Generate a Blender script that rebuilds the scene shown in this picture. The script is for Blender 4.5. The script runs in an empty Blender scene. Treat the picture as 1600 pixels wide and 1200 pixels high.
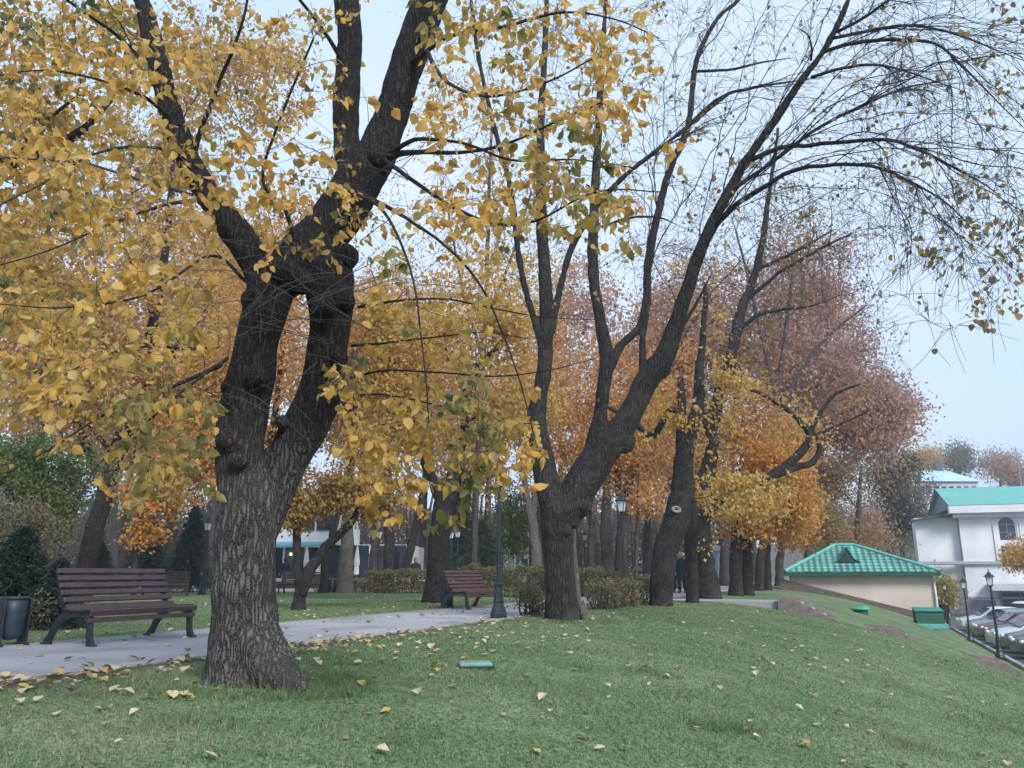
import bpy, math, random
import numpy as np
from mathutils import Vector, Matrix, noise as mnoise

# ---------------------------------------------------------------- camera, sky, sun, exposure
scene = bpy.context.scene
COL = scene.collection
F = 1230.0; HCAM = 0.87; HORIZON = 895.0
TH = math.atan((HORIZON - 600.0) / F)
CT, ST = math.cos(TH), math.sin(TH)
cam_d = bpy.data.cameras.new('camera'); cam = bpy.data.objects.new('camera', cam_d); COL.objects.link(cam)
cam_d.sensor_width = 36.0; cam_d.lens = F / 1600.0 * 36.0
cam_d.clip_start = 0.05; cam_d.clip_end = 3000.0
cam.location = (0, 0, HCAM); cam.rotation_euler = (math.pi / 2 + TH, 0, 0)
scene.camera = cam

SUN_EL, SUN_AZ = math.radians(38), math.radians(150)      # azimuth clockwise from +Y
world = bpy.data.worlds.new('World'); scene.world = world; world.use_nodes = True
wt = world.node_tree; wt.nodes.clear()
sky = wt.nodes.new('ShaderNodeTexSky'); sky.sky_type = 'NISHITA'; sky.sun_disc = False
sky.sun_elevation = SUN_EL; sky.sun_rotation = SUN_AZ; sky.air_density = 1.0; sky.dust_density = 2.0; sky.ozone_density = 1.5
tc = wt.nodes.new('ShaderNodeTexCoord')
nz = wt.nodes.new('ShaderNodeTexNoise'); nz.inputs['Scale'].default_value = 1.6; nz.inputs['Detail'].default_value = 5
cr = wt.nodes.new('ShaderNodeValToRGB')
cr.color_ramp.elements[0].position = 0.3; cr.color_ramp.elements[0].color = (4.7, 7.0, 9.8, 1)
cr.color_ramp.elements[1].position = 0.72; cr.color_ramp.elements[1].color = (7.2, 8.4, 10.0, 1)
mx = wt.nodes.new('ShaderNodeMix'); mx.data_type = 'RGBA'; mx.inputs[0].default_value = 0.82   # veil of thin overcast
bg = wt.nodes.new('ShaderNodeBackground'); bg.inputs['Strength'].default_value = 0.05
wo = wt.nodes.new('ShaderNodeOutputWorld')
wt.links.new(tc.outputs['Generated'], nz.inputs['Vector']); wt.links.new(nz.outputs['Fac'], cr.inputs['Fac'])
wt.links.new(sky.outputs['Color'], mx.inputs[6]); wt.links.new(cr.outputs['Color'], mx.inputs[7])
wt.links.new(mx.outputs[2], bg.inputs['Color']); wt.links.new(bg.outputs['Background'], wo.inputs['Surface'])

sun_d = bpy.data.lights.new('sun', 'SUN'); sun_d.energy = 1.5; sun_d.angle = math.radians(18); sun_d.color = (1.0, 0.97, 0.93)
sun = bpy.data.objects.new('sun', sun_d); COL.objects.link(sun)
sdir = Vector((math.sin(SUN_AZ) * math.cos(SUN_EL), math.cos(SUN_AZ) * math.cos(SUN_EL), math.sin(SUN_EL)))
sun.rotation_euler = sdir.to_track_quat('Z', 'Y').to_euler(); sun.location = (0, -20, 40)

vs = scene.view_settings
scene.display_settings.display_device = 'sRGB'
vs.view_transform = 'Standard'; vs.look = 'None'; vs.exposure = 1.42; vs.gamma = 1.0; vs.use_curve_mapping = False
scene.cycles.max_bounces = 6; scene.cycles.transparent_max_bounces = 8

# ---------------------------------------------------------------- geometry helpers
def ray(px, py):
    xc = (px - 800.0) / F; yc = (600.0 - py) / F
    return np.array([xc, CT - yc * ST, ST + yc * CT])
def P(px, py, Y):                                  # world point on the sight line at distance Y ahead
    d = ray(px, py); p = d * (Y / d[1]); p[2] += HCAM; return p
def pxm(py, Y):                                    # metres per photo pixel there
    d = ray(800, py); return (Y / d[1]) / F
PO = np.array([-0.25, 15.71]); PD = np.array([0.405, 0.9143]); PN = np.array([0.9143, -0.405])
def su(x, y):
    rx, ry = x - PO[0], y - PO[1]
    return rx * PN[0] + ry * PN[1], rx * PD[0] + ry * PD[1]
def xy(s, u):
    return PO + PN * s + PD * u
def terrain(x, y):
    x = np.asarray(x, float); y = np.asarray(y, float)
    s, u = su(x, y)
    A = np.clip(2.36 + 0.012 * (u - 22.6), 1.7, 3.1)
    g = np.clip((s - 0.8) / 10.1, 0, 1) ** 1.9
    return -A * g
def tz(x, y): return float(terrain(x, y))
def on_line(s, px):                                # point of the line s = const seen in photo column px
    us = np.linspace(0, 90, 3000); q = PO[None] + s * PN + us[:, None] * PD; z = terrain(q[:, 0], q[:, 1]) - HCAM
    col = 800 + F * q[:, 0] / (q[:, 1] * CT + z * ST); i = int(np.argmin(np.abs(col - px))); return np.array([*q[i], z[i] + HCAM])
def G(px, py):                                     # ground point seen at a photo pixel
    d = ray(px, py); t = 1.0
    for k in range(4000):
        p = d * t
        if p[2] + HCAM < tz(p[0], p[1]): break
        t *= 1.004
    p = d * t; p[2] = tz(p[0], p[1]); return p

class MB:
    """collects polygons, then becomes ONE mesh object"""
    def __init__(self): self.v = []; self.f = []; self.n = 0
    def add(self, V, Fs):                          # Fs: int array (m,k)
        V = np.asarray(V, float).reshape(-1, 3); Fs = np.asarray(Fs, int)
        self.v.append(V); self.f.append(Fs + self.n); self.n += len(V)
    def polys(self, V, Fl):
        V = np.asarray(V, float).reshape(-1, 3)
        for fc in Fl: self.f.append(np.asarray([fc], int) + self.n)
        self.v.append(V); self.n += len(V)
    def box(self, c, size, rz=0.0, rx=0.0, bev=0.0):
        sx, sy, sz = [q / 2 for q in size]
        b = min(bev, sx * .9, sy * .9, sz * .9)
        M = (Matrix.Rotation(rz, 3, 'Z') @ Matrix.Rotation(rx, 3, 'X'))
        M = np.array(M)
        if b <= 0:
            V = np.array([[x, y, z] for x in (-sx, sx) for y in (-sy, sy) for z in (-sz, sz)])
            Fs = [[0, 1, 3, 2], [4, 6, 7, 5], [0, 4, 5, 1], [2, 3, 7, 6], [0, 2, 6, 4], [1, 5, 7, 3]]
            self.add(V @ M.T + np.array(c), Fs); return
        V = []; idx = {}
        for x in (-1, 1):
            for y in (-1, 1):
                for z in (-1, 1):
                    for ax in range(3):
                        p = [x * (sx - b), y * (sy - b), z * (sz - b)]
                        p[ax] = (x * sx, y * sy, z * sz)[ax]
                        idx[(x, y, z, ax)] = len(V); V.append(p)
        Fl = []
        for ax in range(3):
            o1, o2 = [a for a in range(3) if a != ax]
            for sg in (-1, 1):
                q = []
                for a, bb in ((-1, -1), (1, -1), (1, 1), (-1, 1)):
                    k = [0, 0, 0]; k[ax] = sg; k[o1] = a; k[o2] = bb; q.append(idx[(*k, ax)])
                Fl.append(q)
        for ax in range(3):                        # bevel strips along edges parallel to ax
            o1, o2 = [a for a in range(3) if a != ax]
            for a in (-1, 1):
                for bb in (-1, 1):
                    k0 = [0, 0, 0]; k0[ax] = -1; k0[o1] = a; k0[o2] = bb
                    k1 = list(k0); k1[ax] = 1
                    Fl.append([idx[(*k0, o1)], idx[(*k1, o1)], idx[(*k1, o2)], idx[(*k0, o2)]])
        for x in (-1, 1):
            for y in (-1, 1):
                for z in (-1, 1):
                    Fl.append([idx[(x, y, z, 0)], idx[(x, y, z, 1)], idx[(x, y, z, 2)]])
        self.polys(np.array(V) @ M.T + np.array(c), Fl)
    def lathe(self, prof, c=(0, 0, 0), n=16, cap=True, square=False, a0=0.0):
        prof = np.asarray(prof, float); k = len(prof)
        ang = np.arange(n) * 2 * math.pi / n + a0
        V = np.zeros((k, n, 3))
        V[:, :, 0] = prof[:, 0:1] * np.cos(ang); V[:, :, 1] = prof[:, 0:1] * np.sin(ang); V[:, :, 2] = prof[:, 1:2]
        i = np.arange(k - 1)[:, None] * n; j = np.arange(n)[None, :]; j2 = (j + 1) % n
        Fs = np.stack([i + j, i + j2, i + n + j2, i + n + j], -1).reshape(-1, 4)
        self.add(V + np.array(c), Fs)
        if cap:
            self.f.append(np.arange(n)[::-1][None, :] + self.n - k * n)
            self.f.append(np.arange(n)[None, :] + self.n - n)
    def tubes(self, Pt, R, sides=5, tipcap=False, wob=None):   # Pt (B,n,3), R (B,n)
        Pt = np.asarray(Pt, float); R = np.asarray(R, float)
        if Pt.ndim == 2: Pt = Pt[None]; R = R[None]
        B, n, _ = Pt.shape
        T = np.gradient(Pt, axis=1); T /= np.linalg.norm(T, axis=2, keepdims=True) + 1e-9
        ref = np.where(np.abs(T[:, :1, 2:3]) > 0.8, np.array([[[1.0, 0.1, 0]]]), np.array([[[0.1, 0, 1.0]]]))
        Us = np.zeros_like(T); cur = np.broadcast_to(ref, (B, 1, 3))[:, 0]
        for k in range(n):                         # carry one frame along the tube
            cur = cur - (cur * T[:, k]).sum(1, keepdims=True) * T[:, k]
            cur = cur / (np.linalg.norm(cur, axis=1, keepdims=True) + 1e-9)
            Us[:, k] = cur
        W = np.cross(T, Us)
        ang = np.arange(sides) * 2 * math.pi / sides
        rr = R[:, :, None, None] * (1 if wob is None else wob[..., None])
        V = Pt[:, :, None, :] + rr * (np.cos(ang)[None, None, :, None] * Us[:, :, None, :] + np.sin(ang)[None, None, :, None] * W[:, :, None, :])
        i = (np.arange(B)[:, None, None] * n + np.arange(n - 1)[None, :, None]) * sides
        j = np.arange(sides)[None, None, :]; j2 = (j + 1) % sides
        Fs = np.stack([i + j, i + j2, i + sides + j2, i + sides + j], -1).reshape(-1, 4)
        self.add(V, Fs)
        if tipcap:
            base = self.n - B * n * sides
            b0 = base + np.arange(B)[:, None] * n * sides
            self.f.append(b0 + (n - 1) * sides + np.arange(sides)[None, :])
            self.f.append(b0 + np.arange(sides)[None, ::-1])
    def prism(self, poly, axis_pts, flip=False):
        """polygon (k,3) extruded by vector"""
        poly = np.asarray(poly, float); k = len(poly); d = np.asarray(axis_pts, float)
        V = np.concatenate([poly, poly + d])
        j = np.arange(k); j2 = (j + 1) % k
        self.add(V, np.stack([j, j2, j2 + k, j + k], -1))
        self.f.append(np.arange(k)[::-1][None, :] + self.n - 2 * k); self.f.append(np.arange(k)[None, :] + self.n - k)
    def build(self, name, mat, parent=None, smooth=False, loc=None):
        me = bpy.data.meshes.new(name)
        V = np.concatenate(self.v).astype(np.float32)
        loops = np.concatenate([f.ravel() for f in self.f]).astype(np.int32)
        tot = np.concatenate([np.full(len(f), f.shape[1], np.int32) for f in self.f])
        start = np.concatenate([[0], np.cumsum(tot)[:-1]]).astype(np.int32)
        me.vertices.add(len(V)); me.vertices.foreach_set('co', V.ravel())
        me.loops.add(len(loops)); me.loops.foreach_set('vertex_index', loops)
        me.polygons.add(len(tot)); me.polygons.foreach_set('loop_start', start)
        me.polygons.foreach_set('loop_total', tot)
        me.polygons.foreach_set('use_smooth', np.full(len(tot), bool(smooth)))
        me.update(calc_edges=True)
        me.materials.append(mat)
        o = bpy.data.objects.new(name, me); COL.objects.link(o)
        if parent is not None: o.parent = parent
        if loc is not None: o.location = loc
        return o

def tag(o, label=None, cat=None, group=None, kind=None):
    if label: o['label'] = label
    if cat: o['category'] = cat
    if group: o['group'] = group
    if kind: o['kind'] = kind
    return o
def thing(name, label, cat, loc=(0, 0, 0), rz=0.0, group=None):
    o = bpy.data.objects.new(name, None); COL.objects.link(o)
    o.location = tuple(float(q) for q in loc); o.rotation_euler = (0, 0, rz); o.empty_display_size = 0.2
    return tag(o, label, cat, group)
def children_of(o): return [c for c in bpy.data.objects if c.parent == o]
def copy_tree(o, parent=None):
    c = o.copy(); COL.objects.link(c); c.parent = parent
    for ch in children_of(o): copy_tree(ch, c)
    return c

# ---------------------------------------------------------------- materials
MATS = {}
def newmat(name):
    m = bpy.data.materials.new(name); m.use_nodes = True; nt = m.node_tree
    return m, nt, nt.nodes['Principled BSDF'], nt.nodes['Material Output']
def ramp(nt, cols, interp='LINEAR'):
    r = nt.nodes.new('ShaderNodeValToRGB'); e = r.color_ramp.elements; r.color_ramp.interpolation = interp
    while len(e) > 1: e.remove(e[-1])
    for k, (p, c) in enumerate(cols):
        if k == 0: e[0].position = p; e[0].color = (*c, 1)
        else:
            q = e.new(p); q.color = (*c, 1)
    return r
def mat(name, col, rough=0.6, metal=0.0, var=0.25, scale=6.0, bump=0.15, bscale=40.0, coat=0.0, spec=0.5):
    """painted / plain surface with mottling, roughness variation and a slight relief"""
    if name in MATS: return MATS[name]
    m, nt, b, out = newmat(name)
    tcn = nt.nodes.new('ShaderNodeTexCoord')
    n1 = nt.nodes.new('ShaderNodeTexNoise'); n1.inputs['Scale'].default_value = scale; n1.inputs['Detail'].default_value = 6
    nt.links.new(tcn.outputs['Object'], n1.inputs['Vector'])
    lo = tuple(c * (1 - var) for c in col); hi = tuple(min(1, c * (1 + var)) for c in col)
    r = ramp(nt, [(0.3, lo), (0.7, hi)]); nt.links.new(n1.outputs['Fac'], r.inputs['Fac'])
    nt.links.new(r.outputs['Color'], b.inputs['Base Color'])
    b.inputs['Roughness'].default_value = rough; b.inputs['Metallic'].default_value = metal
    b.inputs['Specular IOR Level'].default_value = spec
    if coat: b.inputs['Coat Weight'].default_value = coat
    if bump:
        n2 = nt.nodes.new('ShaderNodeTexNoise'); n2.inputs['Scale'].default_value = bscale; n2.inputs['Detail'].default_value = 4
        nt.links.new(tcn.outputs['Object'], n2.inputs['Vector'])
        bp = nt.nodes.new('ShaderNodeBump'); bp.inputs['Strength'].default_value = bump; bp.inputs['Distance'].default_value = 0.01
        nt.links.new(n2.outputs['Fac'], bp.inputs['Height']); nt.links.new(bp.outputs['Normal'], b.inputs['Normal'])
    MATS[name] = m; return m
def bark(name, lo, hi, fine=1.0, moss=None, strength=0.9, dark_z=None):
    m, nt, b, out = newmat(name)
    tcn = nt.nodes.new('ShaderNodeTexCoord')
    nd = nt.nodes.new('ShaderNodeTexNoise'); nd.inputs['Scale'].default_value = 5.0; nd.inputs['Detail'].default_value = 5
    nt.links.new(tcn.outputs['Object'], nd.inputs['Vector'])
    va = nt.nodes.new('ShaderNodeVectorMath'); va.operation = 'MULTIPLY_ADD'; va.inputs[1].default_value = (.10, .10, .10)
    nt.links.new(nd.outputs['Color'], va.inputs[0]); nt.links.new(tcn.outputs['Object'], va.inputs[2])
    mp = nt.nodes.new('ShaderNodeMapping'); mp.inputs['Scale'].default_value = (29 * fine, 29 * fine, 3.9 * fine)
    nt.links.new(va.outputs['Vector'], mp.inputs['Vector'])
    vo = nt.nodes.new('ShaderNodeTexVoronoi'); vo.feature = 'DISTANCE_TO_EDGE'; vo.inputs['Scale'].default_value = 1.0; vo.inputs['Randomness'].default_value = 1.0
    nt.links.new(mp.outputs['Vector'], vo.inputs['Vector'])
    nf = nt.nodes.new('ShaderNodeTexNoise'); nf.inputs['Scale'].default_value = 70 * fine; nf.inputs['Detail'].default_value = 8
    nt.links.new(tcn.outputs['Object'], nf.inputs['Vector'])
    sm = nt.nodes.new('ShaderNodeMapRange'); sm.interpolation_type = 'SMOOTHSTEP'; sm.inputs['From Max'].default_value = 0.34; nt.links.new(vo.outputs['Distance'], sm.inputs['Value'])
    n0 = nt.nodes.new('ShaderNodeMath'); n0.operation = 'MULTIPLY_ADD'; n0.inputs[1].default_value = 0.75; nt.links.new(nf.outputs['Fac'], n0.inputs[0])
    sc_ = nt.nodes.new('ShaderNodeMath'); sc_.operation = 'MULTIPLY'; sc_.inputs[1].default_value = 0.42; nt.links.new(sm.outputs['Result'], sc_.inputs[0]); nt.links.new(sc_.outputs[0], n0.inputs[2])
    n1 = nt.nodes.new('ShaderNodeTexNoise'); n1.inputs['Scale'].default_value = 2.2; n1.inputs['Detail'].default_value = 5
    nt.links.new(tcn.outputs['Object'], n1.inputs['Vector'])
    r = ramp(nt, [(0.30, lo), (0.52, tuple(a * .55 + c * .45 for a, c in zip(lo, hi))), (0.85, hi)])
    nt.links.new(n0.outputs[0], r.inputs['Fac'])
    mixn = nt.nodes.new('ShaderNodeMix'); mixn.data_type = 'RGBA'; mixn.blend_type = 'MULTIPLY'; mixn.inputs[0].default_value = 0.7
    r2 = ramp(nt, [(0.3, (0.5, 0.48, 0.48)), (0.7, (1.25, 1.2, 1.15))]); nt.links.new(n1.outputs['Fac'], r2.inputs['Fac'])
    nt.links.new(r.outputs['Color'], mixn.inputs[6]); nt.links.new(r2.outputs['Color'], mixn.inputs[7])
    last = mixn.outputs[2]
    if moss:
        n3 = nt.nodes.new('ShaderNodeTexNoise'); n3.inputs['Scale'].default_value = 3.1; n3.inputs['Detail'].default_value = 8
        nt.links.new(tcn.outputs['Object'], n3.inputs['Vector'])
        r3 = ramp(nt, [(0.5, (0, 0, 0)), (0.68, (0.75, 0.75, 0.75))]); nt.links.new(n3.outputs['Fac'], r3.inputs['Fac'])
        m2 = nt.nodes.new('ShaderNodeMix'); m2.data_type = 'RGBA'; m2.inputs[7].default_value = (*moss, 1)
        nt.links.new(r3.outputs['Color'], m2.inputs[0]); nt.links.new(last, m2.inputs[6]); last = m2.outputs[2]
    if dark_z:                                        # bark colour darkens with height, stays paler low on the trunk
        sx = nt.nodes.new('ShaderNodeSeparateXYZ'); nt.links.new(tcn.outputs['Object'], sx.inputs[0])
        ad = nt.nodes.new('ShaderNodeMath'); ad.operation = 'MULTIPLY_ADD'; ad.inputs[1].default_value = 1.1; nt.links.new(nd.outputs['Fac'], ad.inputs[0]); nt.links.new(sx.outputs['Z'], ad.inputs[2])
        rw = nt.nodes.new('ShaderNodeMapRange'); rw.inputs['From Min'].default_value = dark_z; rw.inputs['From Max'].default_value = dark_z + 1.0; rw.inputs['To Min'].default_value = 0; rw.inputs['To Max'].default_value = 1; nt.links.new(ad.outputs[0], rw.inputs['Value'])
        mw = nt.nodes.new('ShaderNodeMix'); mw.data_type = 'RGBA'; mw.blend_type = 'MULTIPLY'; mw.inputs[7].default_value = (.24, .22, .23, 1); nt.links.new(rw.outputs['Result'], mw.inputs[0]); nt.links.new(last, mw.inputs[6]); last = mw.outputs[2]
    nt.links.new(last, b.inputs['Base Color'])
    b.inputs['Roughness'].default_value = 0.9; b.inputs['Specular IOR Level'].default_value = 0.25
    bp = nt.nodes.new('ShaderNodeBump'); bp.inputs['Strength'].default_value = strength; bp.inputs['Distance'].default_value = 0.03
    nt.links.new(n0.outputs[0], bp.inputs['Height']); nt.links.new(bp.outputs['Normal'], b.inputs['Normal'])
    MATS[name] = m; return m
def leafmat(name, cols, alt=None, nscale=0.8, trans=0.52, rough=0.55):
    """leaves: every leaf its own tint, and patches of the crown leaning to a second palette"""
    m, nt, b, out = newmat(name)
    geo = nt.nodes.new('ShaderNodeNewGeometry')
    k = len(cols)
    r = ramp(nt, [(i / max(1, k - 1), c) for i, c in enumerate(cols)])
    nt.links.new(geo.outputs['Random Per Island'], r.inputs['Fac'])
    last = r.outputs['Color']
    tcn = nt.nodes.new('ShaderNodeTexCoord')
    if alt:
        r2 = ramp(nt, [(i / max(1, len(alt) - 1), c) for i, c in enumerate(alt)])
        nt.links.new(geo.outputs['Random Per Island'], r2.inputs['Fac'])
        n1 = nt.nodes.new('ShaderNodeTexNoise'); n1.inputs['Scale'].default_value = nscale; n1.inputs['Detail'].default_value = 2
        nt.links.new(tcn.outputs['Object'], n1.inputs['Vector'])
        rr = ramp(nt, [(0.51, (0, 0, 0)), (0.63, (1, 1, 1))]); nt.links.new(n1.outputs['Fac'], rr.inputs['Fac'])
        mixn = nt.nodes.new('ShaderNodeMix'); mixn.data_type = 'RGBA'
        nt.links.new(rr.outputs['Color'], mixn.inputs[0]); nt.links.new(last, mixn.inputs[6]); nt.links.new(r2.outputs['Color'], mixn.inputs[7])
        last = mixn.outputs[2]
    nt.links.new(last, b.inputs['Base Color']); b.inputs['Roughness'].default_value = rough
    b.inputs['Specular IOR Level'].default_value = 0.3
    tr = nt.nodes.new('ShaderNodeBsdfTranslucent'); nt.links.new(last, tr.inputs['Color'])
    ms = nt.nodes.new('ShaderNodeMixShader'); ms.inputs['Fac'].default_value = trans
    nt.links.new(b.outputs['BSDF'], ms.inputs[1]); nt.links.new(tr.outputs['BSDF'], ms.inputs[2])
    nt.links.new(ms.outputs['Shader'], out.inputs['Surface'])
    MATS[name] = m; return m

# ---------------------------------------------------------------- the ground, path, lot
def axis(lo, hi, fine_lo, fine_hi, df, growth=1.25):
    a = list(np.arange(fine_lo, fine_hi + 1e-6, df)); d = df
    x = a[-1]
    while x < hi: d *= growth; x += d; a.append(x)
    x = a[0]; d = df
    while x > lo: d *= growth; x -= d; a.insert(0, x)
    return np.array(a)
def lawn_material():
    m, nt, b, out = newmat('lawn_turf')
    tcn = nt.nodes.new('ShaderNodeTexCoord')
    def noise(sc, det=6):
        n = nt.nodes.new('ShaderNodeTexNoise'); n.inputs['Scale'].default_value = sc; n.inputs['Detail'].default_value = det
        nt.links.new(tcn.outputs['Object'], n.inputs['Vector']); return n
    a, c, d = noise(0.55), noise(26, 8), noise(3.0)
    r1 = ramp(nt, [(0.3, (0.098, 0.158, 0.078)), (0.7, (0.19, 0.235, 0.14))]); nt.links.new(a.outputs['Fac'], r1.inputs['Fac'])
    r2 = ramp(nt, [(0.32, (0.45, 0.45, 0.42)), (0.68, (1.5, 1.5, 1.5))]); nt.links.new(c.outputs['Fac'], r2.inputs['Fac'])
    r3 = ramp(nt, [(0.3, (0.75, 0.8, 0.75)), (0.7, (1.2, 1.15, 1.15))]); nt.links.new(d.outputs['Fac'], r3.inputs['Fac'])
    m1 = nt.nodes.new('ShaderNodeMix'); m1.data_type = 'RGBA'; m1.blend_type = 'MULTIPLY'; m1.inputs[0].default_value = 1
    m2 = nt.nodes.new('ShaderNodeMix'); m2.data_type = 'RGBA'; m2.blend_type = 'MULTIPLY'; m2.inputs[0].default_value = 1
    nt.links.new(r1.outputs['Color'], m1.inputs[6]); nt.links.new(r2.outputs['Color'], m1.inputs[7])
    nt.links.new(m1.outputs[2], m2.inputs[6]); nt.links.new(r3.outputs['Color'], m2.inputs[7])
    # trodden earth along the path edge: distance across the path from object coordinates
    vm = nt.nodes.new('ShaderNodeVectorMath'); vm.operation = 'DOT_PRODUCT'; vm.inputs[1].default_value = (PN[0], PN[1], 0)
    nt.links.new(tcn.outputs['Object'], vm.inputs[0])
    off = float(PO @ PN)
    md = nt.nodes.new('ShaderNodeMath'); md.operation = 'SUBTRACT'; md.inputs[1].default_value = off; nt.links.new(vm.outputs['Value'], md.inputs[0])
    e = noise(1.7, 5)
    ms = nt.nodes.new('ShaderNodeMath'); ms.operation = 'MULTIPLY_ADD'; ms.inputs[1].default_value = -1.3; ms.inputs[2].default_value = 0.65
    nt.links.new(e.outputs['Fac'], ms.inputs[0])
    ad = nt.nodes.new('ShaderNodeMath'); ad.operation = 'ADD'; nt.links.new(md.outputs[0], ad.inputs[0]); nt.links.new(ms.outputs[0], ad.inputs[1])
    rr = ramp(nt, [(0.22, (1, 1, 1)), (0.42, (0, 0, 0))]); nt.links.new(ad.outputs[0], rr.inputs['Fac'])
    m3 = nt.nodes.new('ShaderNodeMix'); m3.data_type = 'RGBA'; m3.inputs[7].default_value = (0.115, 0.085, 0.07, 1)
    gt = nt.nodes.new('ShaderNodeMath'); gt.operation = 'GREATER_THAN'; gt.inputs[1].default_value = -1.5; nt.links.new(md.outputs[0], gt.inputs[0])
    gm = nt.nodes.new('ShaderNodeMath'); gm.operation = 'MULTIPLY'; nt.links.new(rr.outputs['Color'], gm.inputs[0]); nt.links.new(gt.outputs[0], gm.inputs[1])
    nt.links.new(gm.outputs[0], m3.inputs[0]); nt.links.new(m2.outputs[2], m3.inputs[6])
    nt.links.new(m3.outputs[2], b.inputs['Base Color']); b.inputs['Roughness'].default_value = 0.95; b.inputs['Specular IOR Level'].default_value = 0.15
    bp = nt.nodes.new('ShaderNodeBump'); bp.inputs['Strength'].default_value = 0.8; bp.inputs['Distance'].default_value = 0.05
    nt.links.new(c.outputs['Fac'], bp.inputs['Height']); nt.links.new(bp.outputs['Normal'], b.inputs['Normal'])
    return m
M_LAWN = lawn_material()
gx = np.clip(axis(-330, 330, -14, 30, 0.5), -330, 330); gy = np.clip(axis(-60, 470, -4, 62, 0.5), -60, 470)
X, Yg = np.meshgrid(gx, gy); Zg = terrain(X, Yg)
mb = MB(); nxg, nyg = len(gx), len(gy)
ii = (np.arange(nyg - 1)[:, None] * nxg + np.arange(nxg - 1)[None, :]).ravel()
mb.add(np.stack([X, Yg, Zg], -1), np.stack([ii, ii + 1, ii + 1 + nxg, ii + nxg], -1))
tag(mb.build('lawn', M_LAWN, smooth=True), kind='structure')

def paving(name, base, sc=60, crack=True):
    m, nt, b, out = newmat(name)
    tcn = nt.nodes.new('ShaderNodeTexCoord')
    n1 = nt.nodes.new('ShaderNodeTexNoise'); n1.inputs['Scale'].default_value = sc; n1.inputs['Detail'].default_value = 8
    n2 = nt.nodes.new('ShaderNodeTexNoise'); n2.inputs['Scale'].default_value = 0.8; n2.inputs['Detail'].default_value = 6
    for n in (n1, n2): nt.links.new(tcn.outputs['Object'], n.inputs['Vector'])
    r1 = ramp(nt, [(0.3, tuple(c * .8 for c in base)), (0.7, tuple(c * 1.15 for c in base))]); nt.links.new(n1.outputs['Fac'], r1.inputs['Fac'])
    r2 = ramp(nt, [(0.32, (0.62, 0.61, 0.60)), (0.5, (0.95, 0.95, 0.96)), (0.7, (1.12, 1.12, 1.14))]); nt.links.new(n2.outputs['Fac'], r2.inputs['Fac'])
    m1 = nt.nodes.new('ShaderNodeMix'); m1.data_type = 'RGBA'; m1.blend_type = 'MULTIPLY'; m1.inputs[0].default_value = 1
    nt.links.new(r1.outputs['Color'], m1.inputs[6]); nt.links.new(r2.outputs['Color'], m1.inputs[7])
    nt.links.new(m1.outputs[2], b.inputs['Base Color']); b.inputs['Roughness'].default_value = 0.85
    bp = nt.nodes.new('ShaderNodeBump'); bp.inputs['Strength'].default_value = 0.3; bp.inputs['Distance'].default_value = 0.01
    nt.links.new(n1.outputs['Fac'], bp.inputs['Height']); nt.links.new(bp.outputs['Normal'], b.inputs['Normal'])
    return m
M_PATH = paving('path_concrete', (0.335, 0.325, 0.335)); M_ASPHALT = paving('asphalt', (0.075, 0.077, 0.083), 90)
M_SAND = paving('gravel_walk', (0.40, 0.36, 0.30), 30); M_KERB = paving('kerb_concrete', (0.33, 0.32, 0.31), 40)
def strip(name, s0, s1, u0, u1, z, m, ns=2, nu=60, follow=False):
    mb = MB(); S, U = np.meshgrid(np.linspace(s0, s1, ns), np.linspace(u0, u1, nu))
    Xs = PO[0] + PN[0] * S + PD[0] * U; Ys = PO[1] + PN[1] * S + PD[1] * U
    Zs = (terrain(Xs, Ys) if follow else 0 * Xs) + z
    i = (np.arange(nu - 1)[:, None] * ns + np.arange(ns - 1)[None, :]).ravel()
    mb.add(np.stack([Xs, Ys, Zs], -1), np.stack([i, i + 1, i + 1 + ns, i + ns], -1))
    return tag(mb.build(name, m, smooth=False), kind='structure')
strip('path', -2.95, 0.0, -40, 95, 0.012, M_PATH)
mb = MB(); q = xy(1.98, 12.8); mb.box((q[0], q[1], -.25), (3.9, 1.4, .53), rz=math.atan2(PN[1], PN[0]), bev=.015); tag(mb.build('side_path', M_PATH), kind='structure')
# low kerb stones set flush along the path edges, and a real kerb at the lot
def kerb(name, s, u0, u1, w, h, m, follow=True, sink=0.1):
    mb = MB(); us = np.linspace(u0, u1, 80)
    Vv = []
    for u in us:
        for ds, dz in ((-w / 2, -sink), (-w / 2, h), (w / 2, h), (w / 2, -sink)):
            q = xy(s + ds, u); q0 = xy(s, u); Vv.append([q[0], q[1], (tz(*q0) if follow else 0) + dz])
    n = len(us); i = (np.arange(n - 1)[:, None] * 4 + np.arange(4)[None, :]); j = (np.arange(n - 1)[:, None] * 4 + (np.arange(4)[None, :] + 1) % 4)
    mb.add(Vv, np.stack([i, j, j + 4, i + 4], -1).reshape(-1, 4))
    return tag(mb.build(name, m), kind='structure')
kerb('kerb', 0.045, -40, 12.08, 0.08, 0.022, M_KERB); kerb('kerb', 0.045, 13.52, 95, 0.08, 0.022, M_KERB)
kerb('kerb', -2.99, -40, 95, 0.08, 0.022, M_KERB)
strip('parking_lot', 11.08, 60, -10, 110, 0.02, M_ASPHALT, ns=30, nu=100, follow=True)
kerb('kerb', 11.0, -10, 78, 0.16, 0.14, M_KERB)
# gravel walk crossing behind the lawns on the left
mb = MB(); mb.add([[-70, 39.2, .012], [0.0, 38.2, .012], [0.0, 46.5, .012], [-70, 47.5, .012]], [[0, 1, 2, 3]])
tag(mb.build('gravel_walk', M_SAND), kind='structure')
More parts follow.
